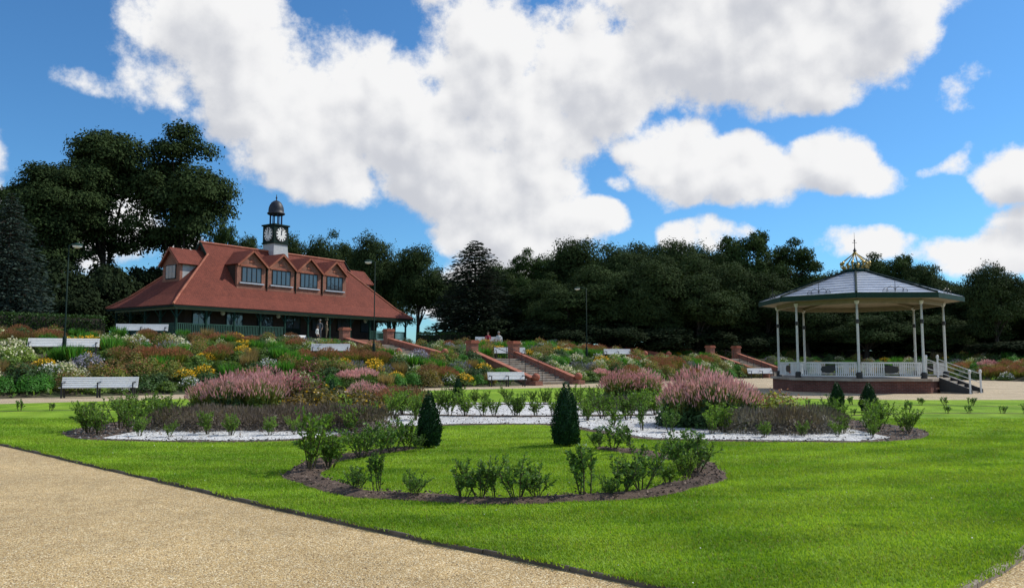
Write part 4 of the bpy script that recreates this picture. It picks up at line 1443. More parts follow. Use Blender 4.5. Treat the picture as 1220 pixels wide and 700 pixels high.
def person(label, loc, rz, pose, shirt, trousers, hair, height=1.7):
    k = height / 1.75
    o = thing('person', label, 'person', loc, rz, 'people in the park', k)
    J = {}
    sit = pose == 'sit'
    hip = .50 if sit else .93
    lean = .06 if sit else .0
    J['pelvis'] = ((0, 0, hip), (.15, .11)); J['waist'] = ((0, lean * .3, hip + .18), (.14, .10)); J['chest'] = ((0, lean, hip + .38), (.17, .115))
    J['neck'] = ((0, lean - .01, hip + .55), .055); J['head0'] = ((0, lean - .03, hip + .63), .075); J['head1'] = ((0, lean - .03, hip + .74), .095); J['head2'] = ((0, lean - .02, hip + .82), .07)
    E_ = [('pelvis', 'waist'), ('waist', 'chest'), ('chest', 'neck'), ('neck', 'head0'), ('head0', 'head1'), ('head1', 'head2')]
    for s, n in ((-1, 'l'), (1, 'r')):
        J['hip' + n] = ((s * .09, 0, hip - .04), .095)
        if sit:
            J['knee' + n] = ((s * .12, -.44, .49), .065); J['ankle' + n] = ((s * .12, -.42, .09), .045); J['toe' + n] = ((s * .13, -.60, .045), .035)
        else:
            st = .10 * s if pose == 'walk' else .02 * s
            J['knee' + n] = ((s * .10, -st * 1.3 - .02, .5), .065); J['ankle' + n] = ((s * .10, -st * 2.0 + .02, .08), .045); J['toe' + n] = ((s * .12, -st * 2.0 - .15, .04), .035)
        J['sh' + n] = ((s * .19, lean, hip + .46), .06); 
        if sit:
            J['el' + n] = ((s * .25, -.06, hip + .18), .042); J['wr' + n] = ((s * .13, -.28, hip + .10), .032); J['fin' + n] = ((s * .11, -.38, hip + .08), .026)
        else:
            J['el' + n] = ((s * .26, .04, hip + .18), .042); J['wr' + n] = ((s * .24, -.08, hip - .04), .032); J['fin' + n] = ((s * .235, -.12, hip - .17), .024)
        E_ += [('pelvis', 'hip' + n), ('hip' + n, 'knee' + n), ('knee' + n, 'ankle' + n), ('ankle' + n, 'toe' + n), ('chest', 'sh' + n), ('sh' + n, 'el' + n), ('el' + n, 'wr' + n), ('wr' + n, 'fin' + n)]
    me = grow('body', J, E_, [trousers, shirt, 'skin', 'cloth_black'], None)
    for f in me.polygons:
        c = f.center
        hand = (abs(c.x) > .2 and c.z < hip + .06 and c.z > hip - .3 and not sit) or (sit and c.y < -.2 and c.z > .575)
        if c.z > hip + .53 and abs(c.x) < .11 or hand: f.material_index = 2
        elif c.z > hip + .04 and not (sit and c.y < -.12 and abs(c.x) < .2 and c.z < .56): f.material_index = 1
        elif c.z < .085: f.material_index = 3
    obj('body', me, None, o)
    M = Matrix.Translation((0, lean, hip + .765))
    prof = [(.108 * math.cos(R(q)), .115 * math.sin(R(q))) for q in range(-8, 90, 14)] + [(.005, .116)]
    hm = MB().lathe(prof, 14, M).build('hair', hair, o, smooth=True)
    fm = MB()
    fm.lathe([(.018, 0), (.012, .04)], 6, Matrix.Translation((0, lean - .125, hip + .70)))
    fm.build('nose', 'skin', o, smooth=True)
    for s in (-1, 1):
        MB().lathe([(.004, -.012), (.013, 0), (.004, .012)], 6, Matrix.Translation((s * .035, lean - .118, hip + .745))).build('eye', 'ink', o)
        MB().lathe([(.006, -.03), (.02, 0), (.006, .03)], 6, Matrix.Translation((s * .1, lean - .02, hip + .73))).build('ear', 'skin', o, smooth=True)
    return o


def in_pav(x, y, z=0):
    q = PV + Matrix.Rotation(PA, 3, 'Z') @ Vector((x, y, 0))
    return Vector((q.x, q.y, FLOOR + z if z is not None else ground_z(q.x, q.y) + .005))


person('person in white top and dark trousers standing in front of the pavilion', in_pav(13.3, -1.2, None), PA + R(25), 'walk', 'cloth_white', 'cloth_black', 'hair_brown', 1.75)
person('person in grey top standing in the pavilion verandah entrance', in_pav(14.9, .3), PA + R(-60), 'stand', 'cloth_grey', 'cloth_grey', 'hair_grey', 1.72)
person('person in tan clothes standing at the pavilion verandah entrance', in_pav(15.7, .3), PA + R(70), 'stand', 'cloth_tan', 'cloth_tan', 'hair_brown', 1.66)
for seat, dx, lab, sh, tr_, hr in ((SEAT_A, .35, 'person in dark top and pale trousers sitting on the bench above the broad steps', 'cloth_navy', 'cloth_white', 'hair_grey'),
                                   (SEAT_B, -.1, 'person in red top sitting on an upper terrace bench', 'cloth_red', 'cloth_grey', 'hair_brown'),
                                   (SEAT_B, .85, 'person in white top sitting on an upper terrace bench', 'cloth_white', 'cloth_tan', 'hair_grey')):
    q = seat.location + Matrix.Rotation(seat.rotation_euler.z, 3, 'Z') @ Vector((dx, .0, 0))
    person(lab, (q.x, q.y, seat.location.z), seat.rotation_euler.z, 'sit', sh, tr_, hr, 1.7)

# ------------------------------------------------------------------ vegetation kits


def sph(n, r):
    return unit(r.normal(size=(n, 3)))


def crown_tree(seed, H, W, base, n_lobes, n_leaf, leaf, mat, top=.5, gap=.25, trunk_r=.3, ivy=0, lobe_r=(.17, .27)):
    """broadleaf tree: limbs reach into lobes of foliage; leaves lie on the lobes' shells with gaps between"""
    r = np.random.default_rng(seed)
    cz, rz = (base + H) / 2, (H - base) / 2
    L = []
    while len(L) < n_lobes * 1.5:
        q = r.uniform(-1, 1, 3)
        d = np.linalg.norm(q)
        if .25 < d < 1:
            rad = W * r.uniform(lobe_r[0] * .6, lobe_r[1]) * (1.05 - .25 * d)
            # narrower towards the top
            wz = 1 - max(q[2], 0) ** 2 * top
            L.append((q[0] * (W / 2 - rad * .8) * wz, q[1] * (W / 2 - rad * .8) * wz, cz + q[2] * (rz - rad * .75), rad))
    L = np.array(L)
    w = L[:, 3] ** 2
    idx = r.choice(len(L), n_leaf, p=w / w.sum())
    dirs = sph(n_leaf, r)
    dirs[:, 2] = np.where(dirs[:, 2] < -.3, -dirs[:, 2], dirs[:, 2])
    rad = L[idx, 3] * (1 - .6 * r.random(n_leaf) ** 2.0) * (1 + .08 * r.normal(size=n_leaf))
    rad *= 1 + .16 * np.sin(dirs[:, 0] * 7 + idx) * np.sin(dirs[:, 1] * 6 + idx * 2.1) + .10 * np.sin(dirs[:, 2] * 11 + idx)
    P = L[idx, :3] + dirs * rad[:, None] * np.array([1, 1, .72])
    # clumps and gaps
    k = 2.6 / leaf * .22
    nz = np.sin(P[:, 0] * k + 1.3 * np.sin(P[:, 1] * k * .7)) + np.sin(P[:, 1] * k * 1.1 + seed) + np.sin(P[:, 2] * k * 1.2 + 2 * np.sin(P[:, 0] * k * .5))
    P_keep = nz > (-3 + 6 * gap * .75)
    P, D = P[P_keep], dirs[P_keep]
    P = P + r.normal(0, leaf * .35, P.shape)
    D = D + np.array([0, 0, .35]) + .25 * unit(P - np.array([0, 0, cz]))
    cm = leaves('crown', P, D, r.uniform(.6, 1.35, len(P)) * leaf, .66, mat, r, fold=.06, face=D)
    t = MB()
    rr = random.Random(seed)
    lean = (rr.uniform(-.4, .4), rr.uniform(-.4, .4))
    pts, rad_ = [], []
    for i in range(7):
        f = i / 6
        pts.append((lean[0] * f + .12 * math.sin(3 * f + seed), lean[1] * f, -.4 + f * (base + (H - base) * .62)))
        rad_.append(trunk_r * (1.25 - .95 * f) * (1.35 if i == 0 else 1))
    t.tube(pts, rad_, 8)
    order = sorted(range(len(L)), key=lambda i: -L[i, 3])[:14]
    for i in order:
        c = Vector(L[i, :3])
        s0 = Vector(pts[rr.choice((2, 3, 4, 5))])
        if s0.z > c.z - .3: s0 = Vector(pts[2])
        m_ = s0.lerp(c, .5) + Vector((rr.uniform(-.4, .4), rr.uniform(-.4, .4), rr.uniform(-.1, .6)))
        t.tube([s0, m_, c, c + (c - m_) * .35], [trunk_r * .42, trunk_r * .28, trunk_r * .15, trunk_r * .04], 5, cap=False)
    tm = t.mesh('trunk', smooth=True); tm.materials.append(MATS['bark'])
    kit = [('trunk', tm), ('crown', cm)]
    if ivy:
        n = ivy
        z = r.uniform(0, base + (H - base) * .55, n)
        a = r.uniform(0, 6.283, n)
        ir = trunk_r * 1.2 + .5 * r.random(n) + .25 * np.sin(z * 1.7 + a)
        f = (z + .4) / (.4 + base + (H - base) * .62)
        P = np.stack([lean[0] * f + ir * np.cos(a), lean[1] * f + ir * np.sin(a), z], axis=1)
        D = np.stack([np.cos(a), np.sin(a), r.normal(0, .5, n)], axis=1)
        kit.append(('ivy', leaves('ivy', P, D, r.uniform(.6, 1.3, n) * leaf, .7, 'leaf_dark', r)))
    return kit


def conifer(seed, H, W, mat, tiers=22, droop=.18, base=.06, spread=.8, n_per=16, leaf=.55, layered=1.0):
    r = np.random.default_rng(seed)
    P, D, S = [], [], []
    t = MB()
    t.tube([(0, 0, -.3), (0, 0, H * .5), (0, 0, H * .98)], [.035 * H * .5, .012 * H, .01], 8)
    for i in range(tiers):
        f = i / (tiers - 1)
        z = H * (base + (1 - base) * f ** .9)
        Lm = W / 2 * (1 - f) ** spread * r.uniform(.8, 1.1) + .12
        nb = max(4, int(n_per * (1 - .55 * f)))
        for b in range(nb):
            a = 2 * math.pi * (b + r.random()) / nb
            ln = Lm * r.uniform(.65, 1.12)
            dr = droop * r.uniform(.3, 1.6)
            tip = np.array([math.cos(a) * ln, math.sin(a) * ln, z - dr * ln + .10 * ln])
            t.tube([(0, 0, z), tuple(tip * np.array([.5, .5, 0]) + np.array([0, 0, z + .02 * ln])), tuple(tip)], [.05, .035, .01], 4, cap=False)
            m = int(26 * ln / (W / 2) * layered) + 6
            u = r.random(m) ** .7
            pos = np.stack([tip[0] * u, tip[1] * u, z + (tip[2] - z) * u ** 1.5 + .08 * ln * np.sin(u * 3.1)], axis=1)
            sidew = np.array([-math.sin(a), math.cos(a), 0])
            pos += sidew[None] * (r.normal(0, .16, m) * ln * (1.1 - u * .6))[:, None] + np.array([0, 0, 1.0]) * r.normal(0, .04, m)[:, None] * ln
            dd = np.array([math.cos(a), math.sin(a), -.15]) + sidew[None] * r.normal(0, .7, m)[:, None] + r.normal(0, .22, (m, 3))
            P.append(pos); D.append(dd); S.append(r.uniform(.6, 1.2, m) * leaf * (.6 + .4 * (1 - f)))
    P, D, S = np.concatenate(P), np.concatenate(D), np.concatenate(S)
    cm = leaves('crown', P, D, S, .34, mat, r, fold=.05)
    tm = t.mesh('trunk', smooth=True); tm.materials.append(MATS['bark'])
    return [('trunk', tm), ('crown', cm)]


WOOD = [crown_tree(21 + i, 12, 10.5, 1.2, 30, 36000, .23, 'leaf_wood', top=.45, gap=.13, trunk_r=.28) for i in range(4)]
OPEN = [crown_tree(41 + i, 12, 8.5, 2.5, 28, 22000, .22, 'leaf_mid', top=.5, gap=.28, trunk_r=.22, lobe_r=(.12, .20)) for i in range(2)]
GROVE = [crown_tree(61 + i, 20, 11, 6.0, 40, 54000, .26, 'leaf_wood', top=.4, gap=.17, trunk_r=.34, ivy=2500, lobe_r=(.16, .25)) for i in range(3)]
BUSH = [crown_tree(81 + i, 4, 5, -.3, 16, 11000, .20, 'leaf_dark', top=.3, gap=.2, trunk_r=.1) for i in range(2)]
CED_BLUE = conifer(91, 14, 9, 'needle_blue', tiers=34, droop=.25, spread=.75, n_per=19, leaf=.5, layered=1.9)
CED_DARK = conifer(92, 12, 9, 'needle_dark', tiers=32, droop=.12, spread=.62, n_per=19, leaf=.5, layered=1.9)


def tree(kit, h0, w0, px, d, top_y, w_px, label, name='broadleaf_tree', group=None, lift=0.0, seed=0):
    """a tree standing at depth d on bearing px; its height and spread follow from what is seen of it"""
    x = bearing(px) * d
    z = ground_z(x, d)
    zt = CAM_H + (428 - top_y) / 930 * d * 1.0
    H = zt - z
    W = w_px / 930 * d
    k = (W / w0, W / w0, H / h0)
    return place(kit, name, label, 'tree', (x, d, z - .05), seed * 1.7, group, k)


G1 = 'tall trees of the grove left of the pavilion'
tree(GROVE[0], 20, 11, 62, 80, 178, 125, 'tall dark spreading tree beside the blue green conifer in the grove', group=G1, seed=1)
tree(GROVE[1], 20, 11, 124, 85, 134, 135, 'tallest dark tree in the middle of the grove left of the pavilion', group=G1, seed=2)
tree(GROVE[2], 20, 11, 212, 88, 140, 140, 'tall dark tree of the grove leaning over the pavilion roof', group=G1, seed=3.3)
tree(GROVE[0], 20, 11, 30, 92, 205, 120, 'dark tree standing behind the front trees of the grove left of the pavilion', group=G1, seed=4.1)
UND = 'undergrowth below the grove left of the pavilion'
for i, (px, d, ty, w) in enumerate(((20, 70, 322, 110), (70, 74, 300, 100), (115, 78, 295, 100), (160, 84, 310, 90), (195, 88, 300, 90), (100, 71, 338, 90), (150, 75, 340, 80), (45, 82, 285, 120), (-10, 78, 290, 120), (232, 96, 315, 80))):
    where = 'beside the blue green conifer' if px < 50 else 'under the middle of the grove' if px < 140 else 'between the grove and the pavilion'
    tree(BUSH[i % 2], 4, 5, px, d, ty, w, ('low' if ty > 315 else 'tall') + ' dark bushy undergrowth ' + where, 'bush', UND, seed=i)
tree(CED_BLUE, 14, 9, 8, 58, 228, 120, 'blue green conifer with drooping branches beside the grove', 'conifer', seed=.4)
G2 = 'broadleaf trees behind the pavilion roof'
for i, (px, d, ty, w, k) in enumerate(((292, 98, 262, 60, WOOD[1]), (265, 104, 250, 50, OPEN[0]), (345, 100, 268, 60, WOOD[0]), (388, 100, 262, 75, WOOD[2]), (440, 98, 268, 80, WOOD[3]), (415, 110, 275, 80, WOOD[1]), (498, 97, 283, 80, WOOD[0]), (470, 108, 290, 80, WOOD[2]), (320, 112, 280, 70, WOOD[3]))):
    where = ('between the grove and the clock turret' if px < 310 else 'just right of the clock turret' if px < 360 else 'behind the pavilion dormers' if px < 425 else 'behind the end of the pavilion roof' if px < 480 else 'with its trunk showing at the end of the pavilion')
    tree(k, 12, 10.5 if k in WOOD else 8.5, px, d, ty, w, 'dark rounded tree ' + where, group=G2, seed=i + .5)
tree(CED_DARK, 12, 9, 566, 84, 286, 122, 'dark cedar with feathery level branches between the pavilion and the wood', 'conifer', seed=2.2)
G3 = 'trees of the dark wood behind the flower borders'
W3 = ((628, 90, 292, 66, OPEN[0]), (600, 96, 305, 80, WOOD[1]), (655, 84, 318, 90, WOOD[2]), (690, 92, 274, 100, WOOD[0]), (735, 88, 284, 95, WOOD[3]), (722, 80, 305, 110, WOOD[1]), (778, 86, 284, 105, WOOD[2]), (806, 96, 276, 90, WOOD[0]),
      (775, 79, 302, 110, WOOD[3]), (832, 84, 290, 100, WOOD[1]), (850, 90, 292, 90, WOOD[2]), (892, 94, 258, 92, OPEN[1]), (872, 84, 310, 100, WOOD[3]), (912, 84, 318, 100, WOOD[0]), (945, 96, 280, 90, OPEN[0]), (680, 79, 330, 110, WOOD[2]), (640, 86, 330, 100, WOOD[3]), (830, 79, 318, 110, WOOD[0]),
      (545, 100, 318, 70, WOOD[2]), (592, 104, 306, 76, WOOD[3]), (660, 104, 290, 84, WOOD[1]), (716, 104, 282, 84, WOOD[2]), (760, 106, 280, 84, WOOD[0]), (832, 106, 282, 84, WOOD[3]), (866, 104, 284, 84, WOOD[1]), (925, 106, 284, 84, WOOD[2]))
for i, (px, d, ty, w, k) in enumerate(W3):
    where = 'beside the cedar' if px < 640 else 'behind the broad steps lamp post' if px < 715 else 'above the upper steps' if px < 790 else 'in the middle of the wood' if px < 860 else 'at the bandstand end of the wood'
    what = 'lighter loose crowned tree ' if k in OPEN else 'tall dark domed tree ' if ty < 295 else 'lower dark dense tree fronting the wood '
    tree(k, 12, 10.5 if k in WOOD else 8.5, px, d, ty, w, what + where, group=G3, seed=i + .3)
G4 = 'trees behind the bandstand'
W4 = ((985, 92, 318, 70, OPEN[1]), (1000, 84, 335, 110, WOOD[1]), (1040, 92, 298, 80, OPEN[0]), (1065, 88, 290, 80, OPEN[1]), (1090, 86, 305, 80, WOOD[0]), (1115, 88, 310, 70, WOOD[2]), (1060, 80, 345, 110, WOOD[3]), (1130, 80, 330, 90, WOOD[1]), (960, 82, 340, 100, WOOD[2]),
      (1225, 78, 330, 90, WOOD[0]), (1260, 76, 320, 100, WOOD[2]), (1170, 80, 350, 100, WOOD[3]), (1150, 90, 326, 80, WOOD[1]), (1012, 104, 306, 80, WOOD[2]), (1200, 84, 335, 80, WOOD[0]), (1030, 78, 370, 110, WOOD[0]), (1110, 76, 370, 110, WOOD[1]))
for i, (px, d, ty, w, k) in enumerate(W4):
    where = 'behind the bandstand roof' if px < 1095 else 'between the bandstand and the tall tree past the bandstand steps' if px < 1180 else 'beyond the tall tree past the bandstand steps'
    what = 'loose crowned tree ' if k in OPEN else 'dark domed tree ' if ty < 335 else 'low dark dense tree '
    tree(k, 12, 10.5 if k in WOOD else 8.5, px, d, ty, w, what + where, group=G4, seed=i + .8)
tree(WOOD[3], 12, 10.5, 1184, 72, 304, 84, 'tallest dark dense tree standing beyond the bandstand steps', seed=2.9)
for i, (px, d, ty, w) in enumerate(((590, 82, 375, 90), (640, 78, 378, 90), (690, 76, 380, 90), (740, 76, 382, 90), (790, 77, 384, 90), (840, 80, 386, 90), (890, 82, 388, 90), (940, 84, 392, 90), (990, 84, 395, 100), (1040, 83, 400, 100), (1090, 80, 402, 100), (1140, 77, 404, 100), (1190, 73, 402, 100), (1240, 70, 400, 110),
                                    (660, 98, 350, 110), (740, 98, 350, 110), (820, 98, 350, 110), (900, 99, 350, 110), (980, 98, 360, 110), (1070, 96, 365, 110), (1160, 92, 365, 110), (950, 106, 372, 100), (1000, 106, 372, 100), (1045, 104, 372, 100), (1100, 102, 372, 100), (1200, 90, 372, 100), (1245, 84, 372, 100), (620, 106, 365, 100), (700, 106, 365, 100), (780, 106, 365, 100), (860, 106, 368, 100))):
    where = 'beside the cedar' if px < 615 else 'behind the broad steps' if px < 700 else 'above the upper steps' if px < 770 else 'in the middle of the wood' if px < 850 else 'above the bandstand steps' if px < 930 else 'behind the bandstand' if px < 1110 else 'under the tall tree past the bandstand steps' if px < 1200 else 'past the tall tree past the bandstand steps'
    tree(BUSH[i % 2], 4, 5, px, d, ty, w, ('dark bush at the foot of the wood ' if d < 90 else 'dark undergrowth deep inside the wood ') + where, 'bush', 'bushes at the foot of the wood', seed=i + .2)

# hedges


def hedge(p, q, w, h, label, seed):
    r = np.random.default_rng(seed)
    p, q = Vector(p), Vector(q)
    d = q - p
    Ln = d.length
    n = int((Ln * (w + 2 * h)) * 170)
    u, c = r.random(n) * Ln, r.random(n) * (w + 2 * h)
    x = np.where(c < h, -w / 2, np.where(c < h + w, c - h - w / 2, w / 2))
    z = np.where(c < h, c, np.where(c < h + w, h, c - h - w))
    P = np.stack([u, x, z], axis=1) + r.normal(0, .04, (n, 3))
    D = np.stack([r.normal(0, .5, n), np.sign(x) * (np.abs(x) > w / 2 - .02), (z > h - .02) * 1.0], axis=1) + r.normal(0, .5, (n, 3))
    o = thing('hedge', label, 'hedge', p, math.atan2(d.y, d.x))
    obj('foliage', leaves('foliage', P, D, r.uniform(.1, .2, n), .6, 'leaf_deep', r), None, o)
    obj('branches', MB().box(.1, Ln - .1, -w / 2 + .1, w / 2 - .1, -.2, h - .1).mesh('branches'), 'bark', o)
    return o


def up_at(px, s):
    return on_bank(t_for_bearing(bearing(px), s), s)


hedge(up_at(-30, 24.5), up_at(128, 27), 1.1, 1.5, 'long clipped dark hedge below the grove left of the pavilion', 1)
hedge(up_at(497, 30), up_at(560, 27), 1.0, 1.3, 'clipped dark hedge between the pavilion and the cedar', 2)


hedge((33, 108, 3.0), (66, 97, 2.4), 1.6, 4.0, 'tall boundary hedge closing the wood behind the bandstand', 3)


def dome_pts(n, w, h, r, shell=.45, low=0.0):
    d = sph(n, r)
    d[:, 2] = np.abs(d[:, 2])
    rad = 1 - shell * r.random(n) ** 1.6
    lump = 1 + .14 * np.sin(d[:, 0] * 5 + 2) * np.sin(d[:, 1] * 6 + 1) + .1 * np.sin(d[:, 2] * 9)
    P = d * (rad * lump)[:, None] * np.array([w / 2, w / 2, h])
    P[:, 2] = np.maximum(P[:, 2], .02 + low)
    return P, d


def k_mound(seed, w, h, n, size, mat, ratio=.6, jitter=.6, name='foliage'):
    r = np.random.default_rng(seed)
    P, d = dome_pts(n, w, h, r)
    return (name, leaves(name, P, d, r.uniform(.6, 1.3, n) * size, ratio, mat, r, face=d + [0, 0, .5]))


def k_tops(seed, w, h, n, size, mat, ratio=.9, name='flowers', up=.15, cover=.95, rise=1.0):
    """flower heads riding on the dome"""
    r = np.random.default_rng(seed + 500)
    d = sph(n, r); d[:, 2] = np.abs(d[:, 2]) * .8 + .25
    d = unit(d)
    P = d * np.array([w / 2 * cover, w / 2 * cover, h]) * (1 + .08 * r.normal(size=(n, 1)))
    P[:, 2] = P[:, 2] * rise + up * r.random(n)
    return (name, leaves(name, P, r.normal(0, 1, (n, 3)) * [1, 1, .5], r.uniform(.7, 1.3, n) * size, ratio, mat, r, fold=.06))


def k_blades(seed, w, h, n, width, mat, name='foliage', lean=.5, arch=0):
    r = np.random.default_rng(seed + 900)
    a = r.uniform(0, 6.283, n)
    rad = w * .28 * np.sqrt(r.random(n))
    P = np.stack([rad * np.cos(a), rad * np.sin(a), np.full(n, .0)], axis=1)
    ln = r.uniform(.1, 1, n) * lean
    D = np.stack([np.cos(a) * ln, np.sin(a) * ln, np.ones(n)], axis=1) + r.normal(0, .08, (n, 3))
    s = r.uniform(.6, 1.1, n) * h
    return (name, leaves(name, P, D, s, width / h, mat, r, fold=.03))


def k_spikes(seed, w, h, n, length, width, mat, name='flower_spikes', spread=.25, low=.6):
    """upright narrow flower spikes over a dome of foliage"""
    r = np.random.default_rng(seed + 300)
    a = r.uniform(0, 6.283, n)
    rad = w / 2 * np.sqrt(r.random(n))
    f = rad / (w / 2)
    z = h * (1 - (1 - low) * f ** 2.2) * r.uniform(.80, 1.06, n)
    P = np.stack([rad * np.cos(a), rad * np.sin(a), z - length * .6], axis=1)
    D = np.stack([np.cos(a) * f * spread, np.sin(a) * f * spread, np.ones(n)], axis=1) + r.normal(0, .12, (n, 3))
    s = r.uniform(.6, 1.25, n) * length
    P2, D2, s2 = np.repeat(P, 2, axis=0), np.repeat(D, 2, axis=0), np.repeat(s, 2)
    return (name, leaves(name, P2, D2, s2, width / length, mat, r, fold=.02))


def k_stalks(seed, w, h, n, mat='leaf_green', width=.012):
    r = np.random.default_rng(seed + 700)
    a = r.uniform(0, 6.283, n)
    rad = w / 2 * np.sqrt(r.random(n))
    P = np.stack([rad * .55 * np.cos(a), rad * .55 * np.sin(a), np.zeros(n)], axis=1)
    T = np.stack([rad * np.cos(a), rad * np.sin(a), h * r.uniform(.8, 1, n)], axis=1)
    L_ = np.linalg.norm(T - P, axis=1)
    return ('stalks', leaves('stalks', P, T - P, L_, width / h, mat, r, fold=.0))


K = {}
for v in (0, 1):
    K['rust', v] = ([k_blades(v, 1.6, .85, 520, .026, 'leaf_olive', lean=.8), k_spikes(v, 1.75, .98, 620, .13, .035, 'flower_rust', 'seed_heads', .7, .55)], 'ornamental_grass', 'rust red airy ornamental grass clump', 'grass clump')
    K['yellow', v] = ([k_mound(v + 3, 1.4, .58, 800, .13, 'leaf_green'), k_tops(v, 1.4, .62, 300, .11, 'flower_yellow', up=.12), k_stalks(v, 1.2, .62, 60)], 'coneflower_clump', 'clump of golden yellow coneflowers', 'flowers')
    K['white', v] = ([k_mound(v + 5, 1.3, .6, 800, .12, 'leaf_green'), k_tops(v, 1.3, .64, 170, .09, 'flower_white', up=.12), k_stalks(v, 1.1, .6, 50)], 'daisy_clump', 'leafy clump dotted with white flowers', 'flowers')
    K['cream', v] = ([k_mound(v + 7, 1.4, .66, 700, .12, 'leaf_lime'), k_tops(v, 1.4, .7, 260, .12, 'flower_cream', up=.15), k_stalks(v, 1.2, .66, 60)], 'yarrow_clump', 'clump of pale cream flowers', 'flowers')
    K['lilac', v] = ([k_mound(v + 9, 1.4, .72, 800, .10, 'leaf_grey'), k_tops(v, 1.45, .76, 420, .085, 'flower_lilac', up=.1)], 'aster_clump', 'rounded clump of lilac grey asters', 'flowers')
    K['leafy', v] = ([k_mound(v + 11, 1.5, .62, 900, .17, 'leaf_green'), k_stalks(v, 1.1, .6, 40)], 'leafy_perennial', 'broad leafy mid green perennial clump', 'plant')
    K['deep', v] = ([k_mound(v + 13, 1.6, .85, 1100, .14, 'leaf_deep'), k_stalks(v, 1.2, .8, 40, 'stem')], 'dark_shrub', 'low dark green rounded shrub', 'shrub')
    K['bright', v] = ([k_mound(v + 15, 1.5, .75, 1500, .11, 'leaf_bright'), k_stalks(v, 1.0, .7, 40)], 'green_shrub', 'bright green feathery mound', 'shrub')
    K['lime', v] = ([k_mound(v + 17, 1.4, .72, 900, .15, 'leaf_lime', ratio=.4), k_tops(v, 1.3, .75, 150, .1, 'flower_cream', up=.1)], 'spurge_clump', 'lime yellow leafy clump', 'plant')
    K['iris', v] = ([k_blades(v + 20, 1.3, 1.0, 260, .06, 'leaf_bright', lean=.6), k_blades(v + 30, 1.0, .8, 80, .05, 'leaf_lime', 'young_blades', .8)], 'iris_clump', 'clump of sword shaped green leaves', 'plant')
    K['straw', v] = ([k_blades(v + 40, 1.3, 1.0, 420, .022, 'straw', lean=.5), k_blades(v + 41, 1.1, .6, 160, .03, 'leaf_olive', 'low_blades', .8)], 'straw_grass', 'straw coloured tufted grass', 'grass clump')
    K['olive', v] = ([k_mound(v + 21, 1.7, .95, 1100, .13, 'leaf_olive'), k_tops(v, 1.7, 1.0, 160, .07, 'flower_rust', up=.2), k_stalks(v, 1.2, .9, 50)], 'bistort_clump', 'olive clump speckled with rusty heads', 'flowers')
    K['grey', v] = ([k_mound(v + 23, 1.5, .7, 1000, .10, 'leaf_grey', ratio=.4), k_spikes(v + 5, 1.5, .85, 90, .2, .03, 'flower_lilac', 'flower_spikes', .6, .6)], 'catmint_clump', 'grey green clump with faint lilac spikes', 'flowers')
    K['pinkgrass', v] = ([k_mound(v + 25, 1.5, .6, 600, .14, 'leaf_green'), k_spikes(v + 7, 1.6, 1.0, 420, .22, .05, 'flower_pink', 'flower_spikes', .4, .7)], 'pink_bistort', 'clump of thin pink flower spikes', 'flowers')

def _lm(px, s):
    q = on_bank(t_for_bearing(bearing(px), s), s)
    return q.x, q.y


LANDMARKS = [_lm(119, 1) + ('behind the long bench',), _lm(604, 1) + ('left of the broad steps',), _lm(665, 3) + ('right of the broad steps',), _lm(72, 10) + ('near the hidden bench',),
             _lm(395, 10) + ('near the middle terrace bench',), _lm(395, 4) + ('below the middle terrace bench',), _lm(459, 12) + ('beside the pavilion steps',), _lm(742, 12) + ('beside the upper steps',),
             _lm(890, 3) + ('beside the bandstand steps',), _lm(250, 13) + ('below the pavilion railings',), _lm(260, 3) + ('behind the broad pink drift',), _lm(583, 14) + ('below the occupied bench',)]
placed = []


def border_plant(kind, t, s, scale, rnd, force=False, where=None):
    p = on_bank(t, s)
    if not force and any((p.x - a) ** 2 + (p.y - b) ** 2 < d * d for a, b, d in placed):
        return False
    for (ft, hw, s0, s1) in FLIGHTS:
        if abs(t - ft) < hw + .8 and s0 - 1 < s < s1 + 1:
            return False
    placed.append((p.x, p.y, .66 * scale))
    kit, nm, lab, cat = K[kind, rnd.randrange(2)]
    tier = 'in the lower border' if s < 6 else 'in the upper border'
    best = min(LANDMARKS, key=lambda q: (q[0] - p.x) ** 2 + (q[1] - p.y) ** 2)
    tier += ' ' + best[2] if (best[0] - p.x) ** 2 + (best[1] - p.y) ** 2 < 36 else ''
    scale *= .72 if s < 12 or p.x > -4 else .60
    if p.x > 26:
        tier = 'in the border beyond the bandstand'
    place(kit, nm, lab + ' ' + tier, cat, (p.x, p.y, p.z - .03), rnd.uniform(0, 6.28), lab, scale * rnd.uniform(.9, 1.1))
    return True


